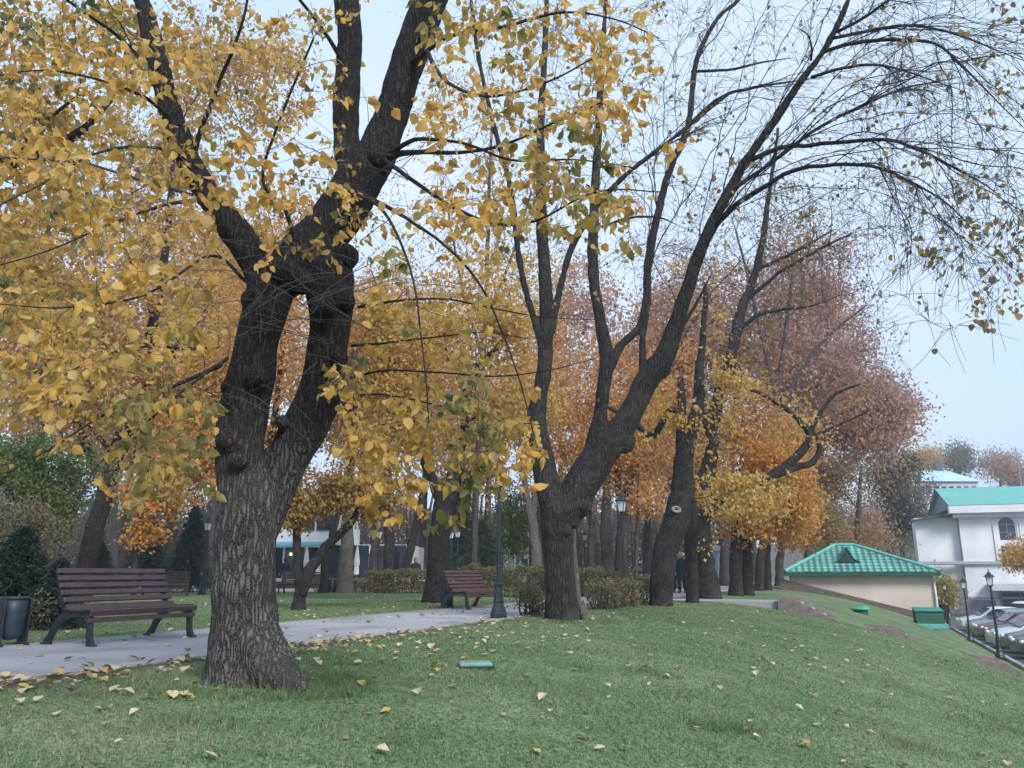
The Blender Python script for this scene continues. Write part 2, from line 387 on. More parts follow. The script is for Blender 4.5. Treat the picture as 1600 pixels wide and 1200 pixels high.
# ---------------------------------------------------------------- trees
LEAF_V = np.array([[0, 0, 0], [0, .35, 0], [0, .68, 0], [0, 1, 0], [-.30, .03, .09], [-.46, .35, .13], [-.31, .68, .09], [.30, .03, .09], [.46, .35, .13], [.31, .68, .09]])
LEAF_V[:, 2] -= 0.22 * LEAF_V[:, 1] ** 2
LEAF_F = np.array([[0, 7, 8, 1], [1, 8, 9, 2], [4, 0, 1, 5], [5, 1, 2, 6]]); LEAF_T = np.array([[2, 9, 3], [6, 2, 3]])
MID_V = np.array([[0, 0, 0], [.42, .4, .1], [0, 1, -.1], [-.42, .4, .1]]); MID_F = np.array([[0, 1, 2], [0, 2, 3]])

def unit(v): return v / (np.linalg.norm(v, axis=-1, keepdims=True) + 1e-9)
def leaves(mb, pos, ydir, size, rng, fine=False, normal=None, wide=1.0):
    n = len(pos)
    if n == 0: return
    ydir = unit(ydir)
    nr = rng.normal(size=(n, 3)) if normal is None else normal
    xd = unit(np.cross(ydir, nr)); zd = np.cross(xd, ydir)
    T = np.repeat((LEAF_V if fine else MID_V)[None], n, 0)
    if fine:                                       # every leaf curls and folds its own way
        T[:, :, 2] = LEAF_V[None, :, 2] * rng.uniform(-.2, 2.2, (n, 1)) - rng.uniform(-.25, .5, (n, 1)) * T[:, :, 1] ** 2 + rng.normal(size=(n, 1)) * .25 * T[:, :, 0] * T[:, :, 1]
        T[:, :, 0] += rng.normal(size=(n, 1)) * .10 * T[:, :, 1] ** 2; T[:, :, 0] *= rng.uniform(.72, 1.12, (n, 1))
    V = pos[:, None, :] + size[:, None, None] * (T[:, :, 0:1] * wide * xd[:, None] + T[:, :, 1:2] * ydir[:, None] + T[:, :, 2:3] * zd[:, None])
    k = T.shape[1]; base = np.arange(n)[:, None, None] * k
    if fine:
        off = mb.n
        mb.add(V, (base + LEAF_F[None]).reshape(-1, 4)); mb.f.append((base + LEAF_T[None]).reshape(-1, 3) + off)
    else:
        mb.add(V, (base + MID_F[None]).reshape(-1, 3))

def spline(pts, per=6):
    """Catmull-Rom through rows of (x,y,z,r)"""
    p = np.asarray(pts, float); q = np.vstack([2 * p[0] - p[1], p, 2 * p[-1] - p[-2]])
    t = np.arange(per) / per; out = []
    for i in range(len(p) - 1):
        a, b, c, d = q[i:i + 4]; tt = t[:, None]
        out.append(0.5 * ((2 * b) + (-a + c) * tt + (2 * a - 5 * b + 4 * c - d) * tt ** 2 + (-a + 3 * b - 3 * c + d) * tt ** 3))
    r = np.vstack(out + [p[-1:]]); r[:, 3] = np.maximum(r[:, 3], 0.002); return r
def trace(pts, Y):
    """(px, py, width_px[, dY]) -> (x,y,z,r) : a limb measured on the photograph, given its own distance"""
    out = []
    for q in pts:
        yy = Y + (q[3] if len(q) > 3 else 0)
        p = P(q[0], q[1], yy); out.append([*p, q[2] * pxm(q[1], yy) / 2])
    return np.array(out)

def grow(nodes, attract, rng, sag=0.1, rk=0.011, rbase=0.004, rmax=0.5, tip=0.002, npt=6, fwd=0.6, updir=0.15, hook=0.25):
    """joins every target to the nearest wood; nodes: list of (x,y,z,r,tx,ty,tz). Returns branch polylines."""
    cap = len(nodes) + len(attract) * npt
    N = np.zeros((cap, 7)); n = len(nodes); N[:n] = nodes
    Bp = np.zeros((len(attract), npt, 3)); Br = np.zeros((len(attract), npt))
    ts = np.linspace(0, 1, npt)[:, None]
    for k, a in enumerate(attract):
        d = a - N[:n, :3]; L = np.sqrt((d * d).sum(1)) + 1e-6
        cs = (d * N[:n, 4:7]).sum(1) / L
        i = int(np.argmin(L * (1 + fwd * (1 - cs)) + (N[:n, 3] < 0.006) * 0.15 * L))
        p0 = N[i, :3]; ln = L[i]; dr = d[i] / ln
        t0 = unit(N[i, 4:7] * 0.55 + dr * 0.6 + np.array([0, 0, updir]) + rng.normal(size=3) * 0.18)
        e = unit(dr + np.array([0, 0, -hook]) + rng.normal(size=3) * 0.2)
        p1 = p0 + t0 * ln * 0.38; p2 = a - e * ln * 0.33
        c = (1 - ts) ** 3 * p0 + 3 * (1 - ts) ** 2 * ts * p1 + 3 * (1 - ts) * ts ** 2 * p2 + ts ** 3 * a
        c[:, 2] -= sag * ln * (ts[:, 0] ** 2 - ts[:, 0] ** 3) * 1.2
        c[1:-1] += rng.normal(size=(npt - 2, 3)) * ln * 0.018
        r0 = min(N[i, 3] * rmax * 1.15, rbase + rk * ln); r0 = max(r0, tip * 1.2)
        rr = r0 + (tip - r0) * ts[:, 0] ** 0.8
        Bp[k] = c; Br[k] = rr
        tg = unit(np.gradient(c, axis=0))
        m = npt - 1
        N[n:n + m, :3] = c[1:]; N[n:n + m, 3] = rr[1:]; N[n:n + m, 4:] = tg[1:]; n += m
    return Bp, Br
def nodes_of(limbs):
    out = []
    for l in limbs:
        tg = unit(np.gradient(l[:, :3], axis=0)); out.append(np.hstack([l, tg]))
    return np.vstack(out)
def blob_points(blobs, Y, n, rng, shell=0.46):
    """blobs: (px,py,rx_px,ry_px,weight[,dY,depth_ratio]) ellipsoids of crown"""
    w = np.array([b[4] for b in blobs], float); w /= w.sum(); out = []
    for b, wi in zip(blobs, w):
        m = max(1, int(round(n * wi))); yy = Y + (b[5] if len(b) > 5 else 0); k = pxm(b[1], yy)
        c = P(b[0], b[1], yy); R = np.array([b[2] * k, (b[6] if len(b) > 6 else 0.8) * max(b[2], b[3]) * k, b[3] * k])
        d = unit(rng.normal(size=(m, 3))); rr = rng.random(m) ** shell
        out.append(c + d * rr[:, None] * R)
    p = np.vstack(out); rng.shuffle(p); return p
def tube_limb(mb, limb, rng, sides=10, rough=0.08, flare=0.0, ground=None):
    l = limb.copy(); n = len(l)
    if flare:
        h = l[:, 2] - l[0, 2]; l[:, 3] *= 1 + flare * np.exp(-h / (l[0, 3] * 1.1))
    if n > 6:
        for i in range(2, n):
            v = mnoise.noise_vector(Vector(l[i, :3]) * 1.6) * .6 + mnoise.noise_vector(Vector(l[i, :3]) * 4.5) * .4; l[i, :3] += np.array(v) * min(.07, l[i, 3] * 1.1) * min(1, (i - 1) / 4)
    ang = np.arange(sides) * 2 * math.pi / sides
    wob = 1 + rough * (rng.normal(size=(1, n, sides)) * 0.35 + np.sin(ang * 3 + rng.random() * 6)[None, None] * 0.5 + np.sin(ang * 5 + l[:, 2:3] * 2 + rng.random() * 6)[None] * 0.5)
    mb.tubes(l[:, :3][None], l[:, 3][None], sides, wob=wob, tipcap=True)

def make_tree(name, label, cat, base, limbs, targets, leafspec, bmat, lmat, seed, group=None, sides=10, flare=0.3,
              growkw=None, twig_sides=4, extra=None, pre=None, sup=0, rough=0.08):
    """tree > trunk, branches, crown.  limbs: world (x,y,z,r) polylines, the first is the trunk."""
    rng = np.random.default_rng(seed)
    base = np.array([float(base[0]), float(base[1]), tz(base[0], base[1])])
    root = thing(name, label, cat, base, group=group)
    tb = MB()
    ls = [spline(l) for l in limbs]
    for l in ls: l[:, :3] -= base
    g = growkw or {}
    for k, l in enumerate(ls):
        if k == 0:
            l[0, 2] = -0.15; e = unit(l[-1, :3] - l[-2, :3]); r_ = l[-1, 3]; l = np.vstack([l, [*(l[-1, :3] + e * r_ * .6), r_ * .75], [*(l[-1, :3] + e * r_), r_ * .3]])
        tube_limb(tb, l, rng, sides if l[:, 3].max() > 0.05 else 6, flare=flare if k == 0 else 0, rough=rough)
    tb.build('trunk', bmat, root, smooth=True)
    tg = np.asarray(targets) - base if len(targets) else np.zeros((0, 3))
    if len(tg):
        nodes = nodes_of(ls); nodes = nodes[nodes[:, 2] > min(1.2, 0.25 * ls[0][-1, 2])]
        Bp, Br = grow(nodes, tg, rng, **g)
        br = MB(); br.tubes(Bp, Br, twig_sides)
        br.build('branches', bmat, root, smooth=True)
        if leafspec:
            mbl = MB(); cnt, size, spread, fine = leafspec['n'], leafspec['size'], leafspec.get('spread', 0.35), leafspec.get('fine', False)
            own = rng.integers(0, len(Bp), cnt)
            if 'patchy' in leafspec:
                wt_ = np.array([mnoise.noise(Vector(q) * leafspec['patchy']) for q in tg]) + leafspec.get('bias', 0.0)
                wt_ = np.clip(wt_, 0, None) + 0.02; own = rng.choice(len(Bp), cnt, p=wt_ / wt_.sum())
            seg = rng.random(cnt) ** 0.6 * (Bp.shape[1] - 1.001); s0 = seg.astype(int); fr = (seg - s0)[:, None]
            pos = Bp[own, s0] * (1 - fr) + Bp[own, s0 + 1] * fr
            pos = pos + rng.normal(size=(cnt, 3)) * spread * np.array([1, 1, 0.7])
            tdir = Bp[own, -1] - Bp[own, -2]
            dr = unit(tdir) * 0.5 + rng.normal(size=(cnt, 3)) * 0.55 + np.array([0, 0, -leafspec.get('droop', 0.6)])
            sz = size * (0.65 + 0.7 * rng.random(cnt))
            leaves(mbl, pos, dr, sz, rng, fine)
            mbl.build('crown', lmat, root, smooth=False)
    return root

# bark and leaf palettes (real colours of the things)
B_NEAR = bark('bark_ridged', (0.016, 0.014, 0.014), (0.20, 0.18, 0.178), 1.0, moss=(0.06, 0.066, 0.05), strength=1.0, dark_z=2.0)
B_MID = bark('bark_brown', (0.009, 0.008, 0.009), (0.066, 0.057, 0.058), 0.8, moss=(0.04, 0.044, 0.034))
B_GREY = bark('bark_grey', (0.06, 0.056, 0.052), (0.19, 0.175, 0.165), 0.8, moss=(0.10, 0.11, 0.07))
B_FAR = bark('bark_dull', (0.04, 0.034, 0.036), (0.11, 0.095, 0.095), 0.5, strength=0.5)
B_TWIG = mat('twig_bark', (0.055, 0.047, 0.05), 0.8, var=0.4, bump=0)
L_GOLD = leafmat('leaf_gold', [(0.52, 0.28, 0.06), (0.70, 0.42, 0.10), (0.72, 0.48, 0.16), (0.64, 0.35, 0.07), (0.72, 0.52, 0.24)],
                 [(0.09, 0.12, 0.045), (0.25, 0.23, 0.07), (0.36, 0.30, 0.11), (0.19, 0.19, 0.065)], 0.9)
L_SPARSE = leafmat('leaf_pale_gold', [(0.22, 0.15, 0.07), (0.46, 0.31, 0.12), (0.38, 0.26, 0.11), (0.26, 0.20, 0.13)], [(0.10, 0.08, 0.06), (0.26, 0.19, 0.09)], 0.7)
L_YEL = leafmat('leaf_yellow', [(0.54, 0.33, 0.09), (0.68, 0.46, 0.16), (0.62, 0.39, 0.11), (0.70, 0.52, 0.23)], [(0.50, 0.26, 0.08), (0.66, 0.39, 0.11)], 0.5)
L_ORG = leafmat('leaf_orange', [(0.52, 0.23, 0.06), (0.68, 0.35, 0.10), (0.60, 0.31, 0.09), (0.68, 0.42, 0.15)], [(0.55, 0.34, 0.10), (0.45, 0.20, 0.06)], 0.35)
L_OCH = leafmat('leaf_ochre', [(0.28, 0.16, 0.045), (0.42, 0.25, 0.07), (0.36, 0.22, 0.07), (0.46, 0.32, 0.11)], [(0.20, 0.17, 0.05), (0.33, 0.24, 0.07)], 0.6)
L_PINK = leafmat('leaf_rust_pink', [(0.40, 0.25, 0.22), (0.54, 0.34, 0.29), (0.46, 0.30, 0.27), (0.56, 0.38, 0.30)], [(0.60, 0.34, 0.15), (0.52, 0.29, 0.17)], 0.22)
L_TAN = leafmat('leaf_tan', [(0.50, 0.30, 0.11), (0.64, 0.42, 0.16), (0.56, 0.36, 0.15), (0.66, 0.47, 0.22)], [(0.62, 0.36, 0.09), (0.54, 0.31, 0.14)], 0.3)
L_GRN = leafmat('leaf_green', [(0.09, 0.14, 0.045), (0.15, 0.20, 0.07), (0.12, 0.17, 0.06), (0.19, 0.22, 0.08)], [(0.20, 0.20, 0.08), (0.14, 0.16, 0.07)], 0.6)
L_FIR = leafmat('needle_dark', [(0.018, 0.035, 0.03), (0.035, 0.06, 0.05), (0.028, 0.05, 0.035)], None, trans=0.1)
L_HEDGE = leafmat('leaf_hedge', [(0.10, 0.10, 0.05), (0.15, 0.15, 0.075), (0.20, 0.17, 0.09)], [(0.28, 0.20, 0.09), (0.17, 0.14, 0.07)], 1.4, trans=0.15)
L_BROWN = leafmat('leaf_brown', [(0.12, 0.10, 0.065), (0.18, 0.15, 0.09), (0.15, 0.13, 0.075)], None, trans=0.2)

# ------------------------------------------------ the great forked tree in front
def wood_mesh(parts, voxel, base, name, m, parent, amp, fine, burls=()):
    """fuse limbs and burls into one skin, then press bark ridges into it"""
    mb = MB()
    for l, sd in parts:
        n = len(l); mb.tubes(l[:, :3][None] - base, l[:, 3][None], sd, tipcap=True)
    for b in burls:
        c, r = np.array(b[0]) - base, b[1]
        pr = [(0.02 * r, -r)] + [(r * math.cos(a), r * math.sin(a)) for a in np.linspace(-1.2, 1.2, 6)] + [(0.02 * r, r)]
        mb.lathe(pr, c, 10)
    tmp = mb.build('tmp_wood', m)
    md = tmp.modifiers.new('r', 'REMESH'); md.mode = 'VOXEL'; md.voxel_size = voxel
    sm = tmp.modifiers.new('s', 'SMOOTH'); sm.factor = 0.5; sm.iterations = 9
    dg = bpy.context.evaluated_depsgraph_get(); ev = tmp.evaluated_get(dg); me = bpy.data.meshes.new_from_object(ev)
    bpy.data.objects.remove(tmp)
    nv = len(me.vertices); co = np.zeros(nv * 3, np.float32); me.vertices.foreach_get('co', co); co = co.reshape(-1, 3).astype(float)
    no = np.zeros(nv * 3, np.float32); me.vertex_normals.foreach_get('vector', no); no = no.reshape(-1, 3).astype(float)
    nf = mnoise.fractal; n0 = mnoise.noise
    d = np.empty(nv)
    for i in range(nv):
        x, y, z = co[i]
        w = n0((x * 2.3, y * 2.3, z * 2.3))
        rdg = 1 - abs(n0((x * 13 * fine + w, y * 13 * fine - w, z * 2.4 * fine + w))) * 2.2
        rd2 = 1 - abs(n0((x * 27 * fine, y * 27 * fine + 7, z * 6.0 * fine))) * 2.2
        big = n0((x * 4.2, y * 4.2, z * 3.1))
        d[i] = amp * (rdg * 0.9 + rd2 * 0.5 - .5) + amp * 2.0 * big
    co += no * d[:, None]
    me.vertices.foreach_set('co', co.astype(np.float32).ravel())
    me.polygons.foreach_set('use_smooth', np.ones(len(me.polygons), bool)); me.update()
    me.materials.clear(); me.materials.append(m); me.name = name
    o = bpy.data.objects.new(name, me); COL.objects.link(o); o.parent = parent; return o

def near_tree():
    rng = np.random.default_rng(11)
    Y0 = 7.0
    bp = G(383, 1066); base = np.array([bp[0], bp[1], tz(bp[0], bp[1])]); Y0 = bp[1]
    trunk = trace([(384, 1092, 150), (383, 1060, 128), (382, 1010, 110), (381, 950, 101), (382, 870, 96), (385, 800, 96), (386, 755, 90), (386, 725, 60)], Y0)
    left = trace([(384, 800, 92), (378, 740, 88), (374, 690, 86), (384, 630, 84), (392, 590, 84), (401, 540, 74), (413, 490, 78), (424, 445, 82, .05)], Y0)
    right = trace([(396, 830, 80, .1), (420, 780, 76, .15), (450, 715, 76, .2), (482, 655, 82, .25), (503, 600, 72, .25), (513, 540, 70, .25), (517, 480, 76, .22), (512, 430, 88, .2), (505, 392, 96, .2)], Y0)
    main = trace([(425, 450, 70, .1), (470, 408, 92, .15), (508, 365, 88, .2), (540, 318, 84, .2), (562, 280, 82, .2), (588, 240, 68, .25), (608, 190, 60, .3), (630, 120, 60, .3), (652, 60, 60, .3), (672, 0, 58, .3), (700, -80, 52, .3), (745, -200, 40, .2), (760, -330, 26, 0)], Y0)
    up = trace([(556, 285, 60, .25), (545, 240, 48, .3), (540, 200, 46, .35), (542, 130, 45, .4), (546, 60, 43, .45), (541, 0, 42, .5), (536, -90, 38, .6), (520, -240, 26, .7)], Y0)
    lft = trace([(420, 450, 52, .05), (400, 415, 54, 0), (374, 370, 52, -.05), (345, 330, 48, -.1), (318, 295, 45, -.1), (292, 245, 42, -.1), (268, 180, 38, -.1), (250, 110, 35, -.1), (235, 50, 32, -.05), (221, 0, 30, 0), (196, -80, 26, .05), (150, -220, 16, .2)], Y0)
    for q in (left, right, main, up, lft): q[:, 3] *= .88
    trunk[:, 3] *= .96
    ls = [spline(l) for l in (trunk, left, right, main, up, lft)]
    # the root spur running out to the right
    spur = spline(trace([(395, 1000, 84, -.08), (422, 1040, 80, -.16), (448, 1066, 56, -.24), (474, 1084, 30, -.30), (496, 1096, 12, -.34)], Y0))
    spur2 = spline(trace([(370, 1020, 60, -.05), (345, 1060, 52, -.12), (322, 1084, 34, -.18)], Y0))
    root = thing('linden_tree', 'biggest tree, forked ridged trunk with a gap between its stems and golden leaves', 'tree', base)
    bl = []
    for px, py, dy, w in ((350, 690, -.2, 44), (440, 425, -.1, 60), (470, 440, 0, 50), (548, 630, .1, 34), (360, 605, -.1, 40), (505, 480, -.1, 52), (535, 470, .1, 50), (400, 590, -.22, 46),
                          (372, 720, -.25, 34), (530, 560, .1, 38), (440, 660, .0, 30), (395, 470, -.1, 48), (590, 250, .1, 56), (610, 235, .3, 40), (540, 400, .1, 50), (345, 640, -.05, 30)):
        bl.append((P(px, py, Y0 + dy), w * .80 * pxm(py, Y0) / 2))
    parts = [(l, 24) for l in ls] + [(spur, 14), (spur2, 14)]
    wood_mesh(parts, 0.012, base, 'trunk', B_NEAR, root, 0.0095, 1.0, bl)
    # thick secondary boughs
    sec = []
    for pts in ([(596, 250, 22, .2), (640, 238, 14, -.2), (720, 238, 9, -.6), (790, 225, 7, -1.0), (870, 190, 5, -1.5), (940, 160, 4, -2.0)],
                [(610, 240, 14, .1), (650, 218, 10, -.5), (720, 222, 7, -1.0), (800, 250, 6, -1.5), (900, 250, 4, -1.9), (990, 262, 3, -2.2)],
                [(560, 480, 12, .1), (620, 470, 9, -.4), (700, 468, 8, -.8), (770, 482, 6, -1.2), (850, 495, 4, -1.5), (930, 500, 3, -1.7)],
                [(550, 540, 12, 0), (610, 535, 8, -.5), (690, 525, 6, -1.0), (760, 520, 4, -1.5), (830, 530, 3, -1.8)],
                [(548, 590, 11, 0), (600, 580, 8, -.6), (680, 582, 7, -1.1), (770, 588, 6, -1.5), (850, 580, 4, -1.9), (930, 560, 3, -2.2)],
                [(540, 620, 10, 0), (600, 617, 7, -.6), (680, 632, 6, -1.2), (770, 655, 4, -1.7), (860, 665, 3, -2.0)],
                [(640, 100, 14, .2), (700, 60, 10, -.4), (790, 40, 8, -1.0), (880, 20, 6, -1.6), (960, 30, 4, -2.2), (1030, 60, 3, -2.6)],
                [(655, 50, 14, .2), (690, 120, 9, -.5), (760, 150, 7, -1.0), (850, 130, 5, -1.6), (930, 90, 4, -2.1)],
                [(340, 540, 12, -.1), (290, 545, 8, -.5), (230, 541, 6, -.9), (150, 560, 4, -1.3), (60, 610, 3, -1.8)],
                [(345, 570, 12, -.1), (260, 610, 8, -.7), (180, 640, 6, -1.2), (80, 700, 4, -1.6), (10, 740, 3, -1.9)],
                [(355, 560, 10, -.2), (300, 600, 7, -.7), (230, 660, 5, -1.2), (160, 720, 4, -1.6), (120, 780, 3, -1.9)],
                [(385, 440, 10, -.1), (330, 400, 7, -.6), (230, 460, 6, -1.1), (100, 480, 4, -1.7), (0, 475, 3, -2.1)],
                [(300, 250, 16, -.1), (320, 190, 11, -.3), (350, 110, 9, -.6), (380, 30, 7, -.9), (395, -60, 5, -1.1)],
                [(465, 395, 14, .1), (445, 330, 10, -.2), (410, 280, 8, -.4), (440, 180, 6, -.7), (490, 60, 5, -1.0)],
                [(262, 150, 14, -.1), (200, 70, 9, -.5), (120, 10, 7, -1.0), (40, -50, 5, -1.5)],
                [(275, 190, 12, -.1), (220, 150, 8, -.6), (140, 120, 6, -1.2), (50, 110, 4, -1.8), (-60, 130, 3, -2.3)],
                [(300, 260, 12, -.1), (240, 230, 8, -.7), (150, 240, 6, -1.3), (60, 290, 4, -1.9), (-40, 340, 3, -2.4)],
                [(335, 310, 12, -.1), (260, 320, 8, -.7), (170, 350, 6, -1.3), (80, 390, 4, -1.9), (-20, 420, 3, -2.3)],
                [(544, 110, 14, .4), (500, 40, 9, 0), (440, -30, 7, -.5), (360, -90, 5, -1.0)],
                [(548, 300, 12, 0), (600, 330, 8, -.7), (640, 420, 6, -1.3), (660, 540, 4, -1.7), (670, 660, 3, -1.9)],
                [(560, 300, 12, 0), (650, 350, 8, -.8), (740, 430, 6, -1.4), (800, 560, 4, -1.8), (840, 700, 3, -2.0)],
                [(600, 250, 12, 0), (720, 330, 8, -.9), (820, 350, 6, -1.6), (930, 300, 4, -2.1), (1040, 300, 3, -2.4)]):
        sec.append(spline(trace(pts, Y0)))
    bo = MB()
    for i_, l in enumerate(sec): l[:, 3] *= .42 if 2 <= i_ <= 5 else .66; tube_limb(bo, np.hstack([l[:, :3] - base, l[:, 3:]]), rng, 7, 0.05)
    bo.build('boughs', B_MID, root, smooth=True); bo = MB()
    # sprays: many leafy shoots through the volume of the crown, all round the tree
    reg = [  # px0,px1,py0,py1, n, dY0,dY1, leaves per shoot, green
        (0, 320, 0, 330, 255, -3.3, 0.9), (280, 560, 0, 330, 185, -2.8, 1.4), (0, 350, 330, 640, 205, -3.3, 0.4), (170, 345, 620, 800, 80, -2.6, -.1),
        (0, 180, 600, 720, 16, -3.2, -1), (640, 1030, 0, 190, 150, -3.0, 0.2), (660, 950, 170, 350, 100, -3.0, -.3), (900, 1100, 40, 330, 24, -3.2, -1.6),
        (560, 800, 300, 560, 85, -2.4, 1.0), (500, 760, 560, 760, 130, -2.2, 0.2), (560, 740, 740, 830, 26, -2.2, -.8), (700, 850, 600, 735, 60, -2.3, -.6), (760, 850, 690, 770, 16, -2.2, -1.4),
        (780, 1000, 230, 400, 34, -2.8, -1.2), (330, 560, 300, 420, 34, -1.9, 1.2), (560, 680, 650, 700, 20, -1.5, -.5),
        (-700, 0, -300, 620, 190, -2.5, 1.5), (0, 1100, -600, 0, 240, -2.8, 2.0)]
    tgt = []
    for a, b, c, d, n, y0, y1 in reg:
        for _ in range(n): tgt.append(P(rng.uniform(a, b), rng.uniform(c, d), Y0 + rng.uniform(y0, y1)))
    tgt = np.array(tgt) - base; rng.shuffle(tgt)
    allw = [np.hstack([l[:, :3] - base, l[:, 3:]]) for l in ls[1:] + sec]
    Bp, Br = grow(nodes_of(allw), tgt, rng, sag=0.25, rk=0.0035, rbase=0.0022, tip=0.0013, npt=8, fwd=0.9, updir=0.1, hook=0.5)
    bo.tubes(Bp, Br, 5)
    # bare whips springing from the burls and lying across the trunk
    W = []
    for k in range(120):
        px, py = [(440, 430), (510, 470), (360, 600), (540, 560), (590, 260), (400, 480), (530, 420)][k % 7]
        st = P(px + rng.normal() * 22, py + rng.normal() * 26, Y0 - 0.22 + rng.normal() * .06) - base
        ang = rng.normal() * 1.2; ln = rng.uniform(.35, 1.5)
        dr = unit(np.array([math.sin(ang) * (1 if rng.random() < .5 else -1), -0.55 - rng.random() * .5, rng.normal() * 0.5 - 0.1]))
        t = np.linspace(0, 1, 8)[:, None]
        W.append(st + dr * ln * t + np.array([rng.normal() * .35, 0, -0.28 * rng.random()]) * ln * t ** 2 + np.cumsum(rng.normal(size=(8, 3)) * .008, 0))
    W = np.array(W); bo.tubes(W, np.linspace(0.0042, 0.0014, 8)[None].repeat(len(W), 0) * rng.uniform(.6, 1.3, (len(W), 1)), 5)
    bo.build('branches', B_TWIG, root, smooth=True)
    # leaves alternate along the shoots and hang from short stalks
    pos, dr, sz, stalk = [], [], [], []
    seglen = np.linalg.norm(np.diff(Bp, axis=1), axis=2).sum(1)
    for k in range(len(Bp)):
        if rng.random() < .06: continue
        dens = 8.5 + 9 * max(-.6, mnoise.noise(Vector(tgt[k]) * 0.9))
        n = int(min(26, max(4, min(seglen[k], 1.1) * dens + rng.integers(2, 6)))); f0 = max(0.0, 1 - 1.1 / max(seglen[k], .01))
        tt = np.sort(rng.uniform(f0, 1, n)) * 6.999; i = tt.astype(int); fr = (tt - i)[:, None]
        p = Bp[k, i] * (1 - fr) + Bp[k, i + 1] * fr; tg = unit(Bp[k, i + 1] - Bp[k, i])
        side = unit(np.cross(tg, np.array([0, 0, 1.0]))) * np.where(np.arange(n) % 2, 1, -1)[:, None]
        st = unit(side * .8 + tg * .5 + rng.normal(size=(n, 3)) * .35)
        lp = p + unit(st + np.array([0, 0, -.7])) * rng.uniform(.02, .05, (n, 1)); pos.append(lp); stalk.append(np.stack([p, p * .45 + lp * .55 + st * .004, lp], 1)); dr.append(st * .35 + tg * .35 + rng.normal(size=(n, 3)) * .32 + np.array([0, 0, -.75])); sz.append(rng.uniform(.042, .082, n))
    pos, dr, sz, stalk = np.vstack(pos), np.vstack(dr), np.concatenate(sz), np.vstack(stalk)
    sk = MB(); sk.tubes(stalk, np.full(stalk.shape[:2], .0011), 3); sk.build('leaf_stalks', mat('stalk', (.30, .22, .09), .6, bump=0), root)
    lf = MB(); leaves(lf, pos, dr, sz, rng, True, wide=1.02); lf.build('crown', L_GOLD, root)
    return root
near_tree()

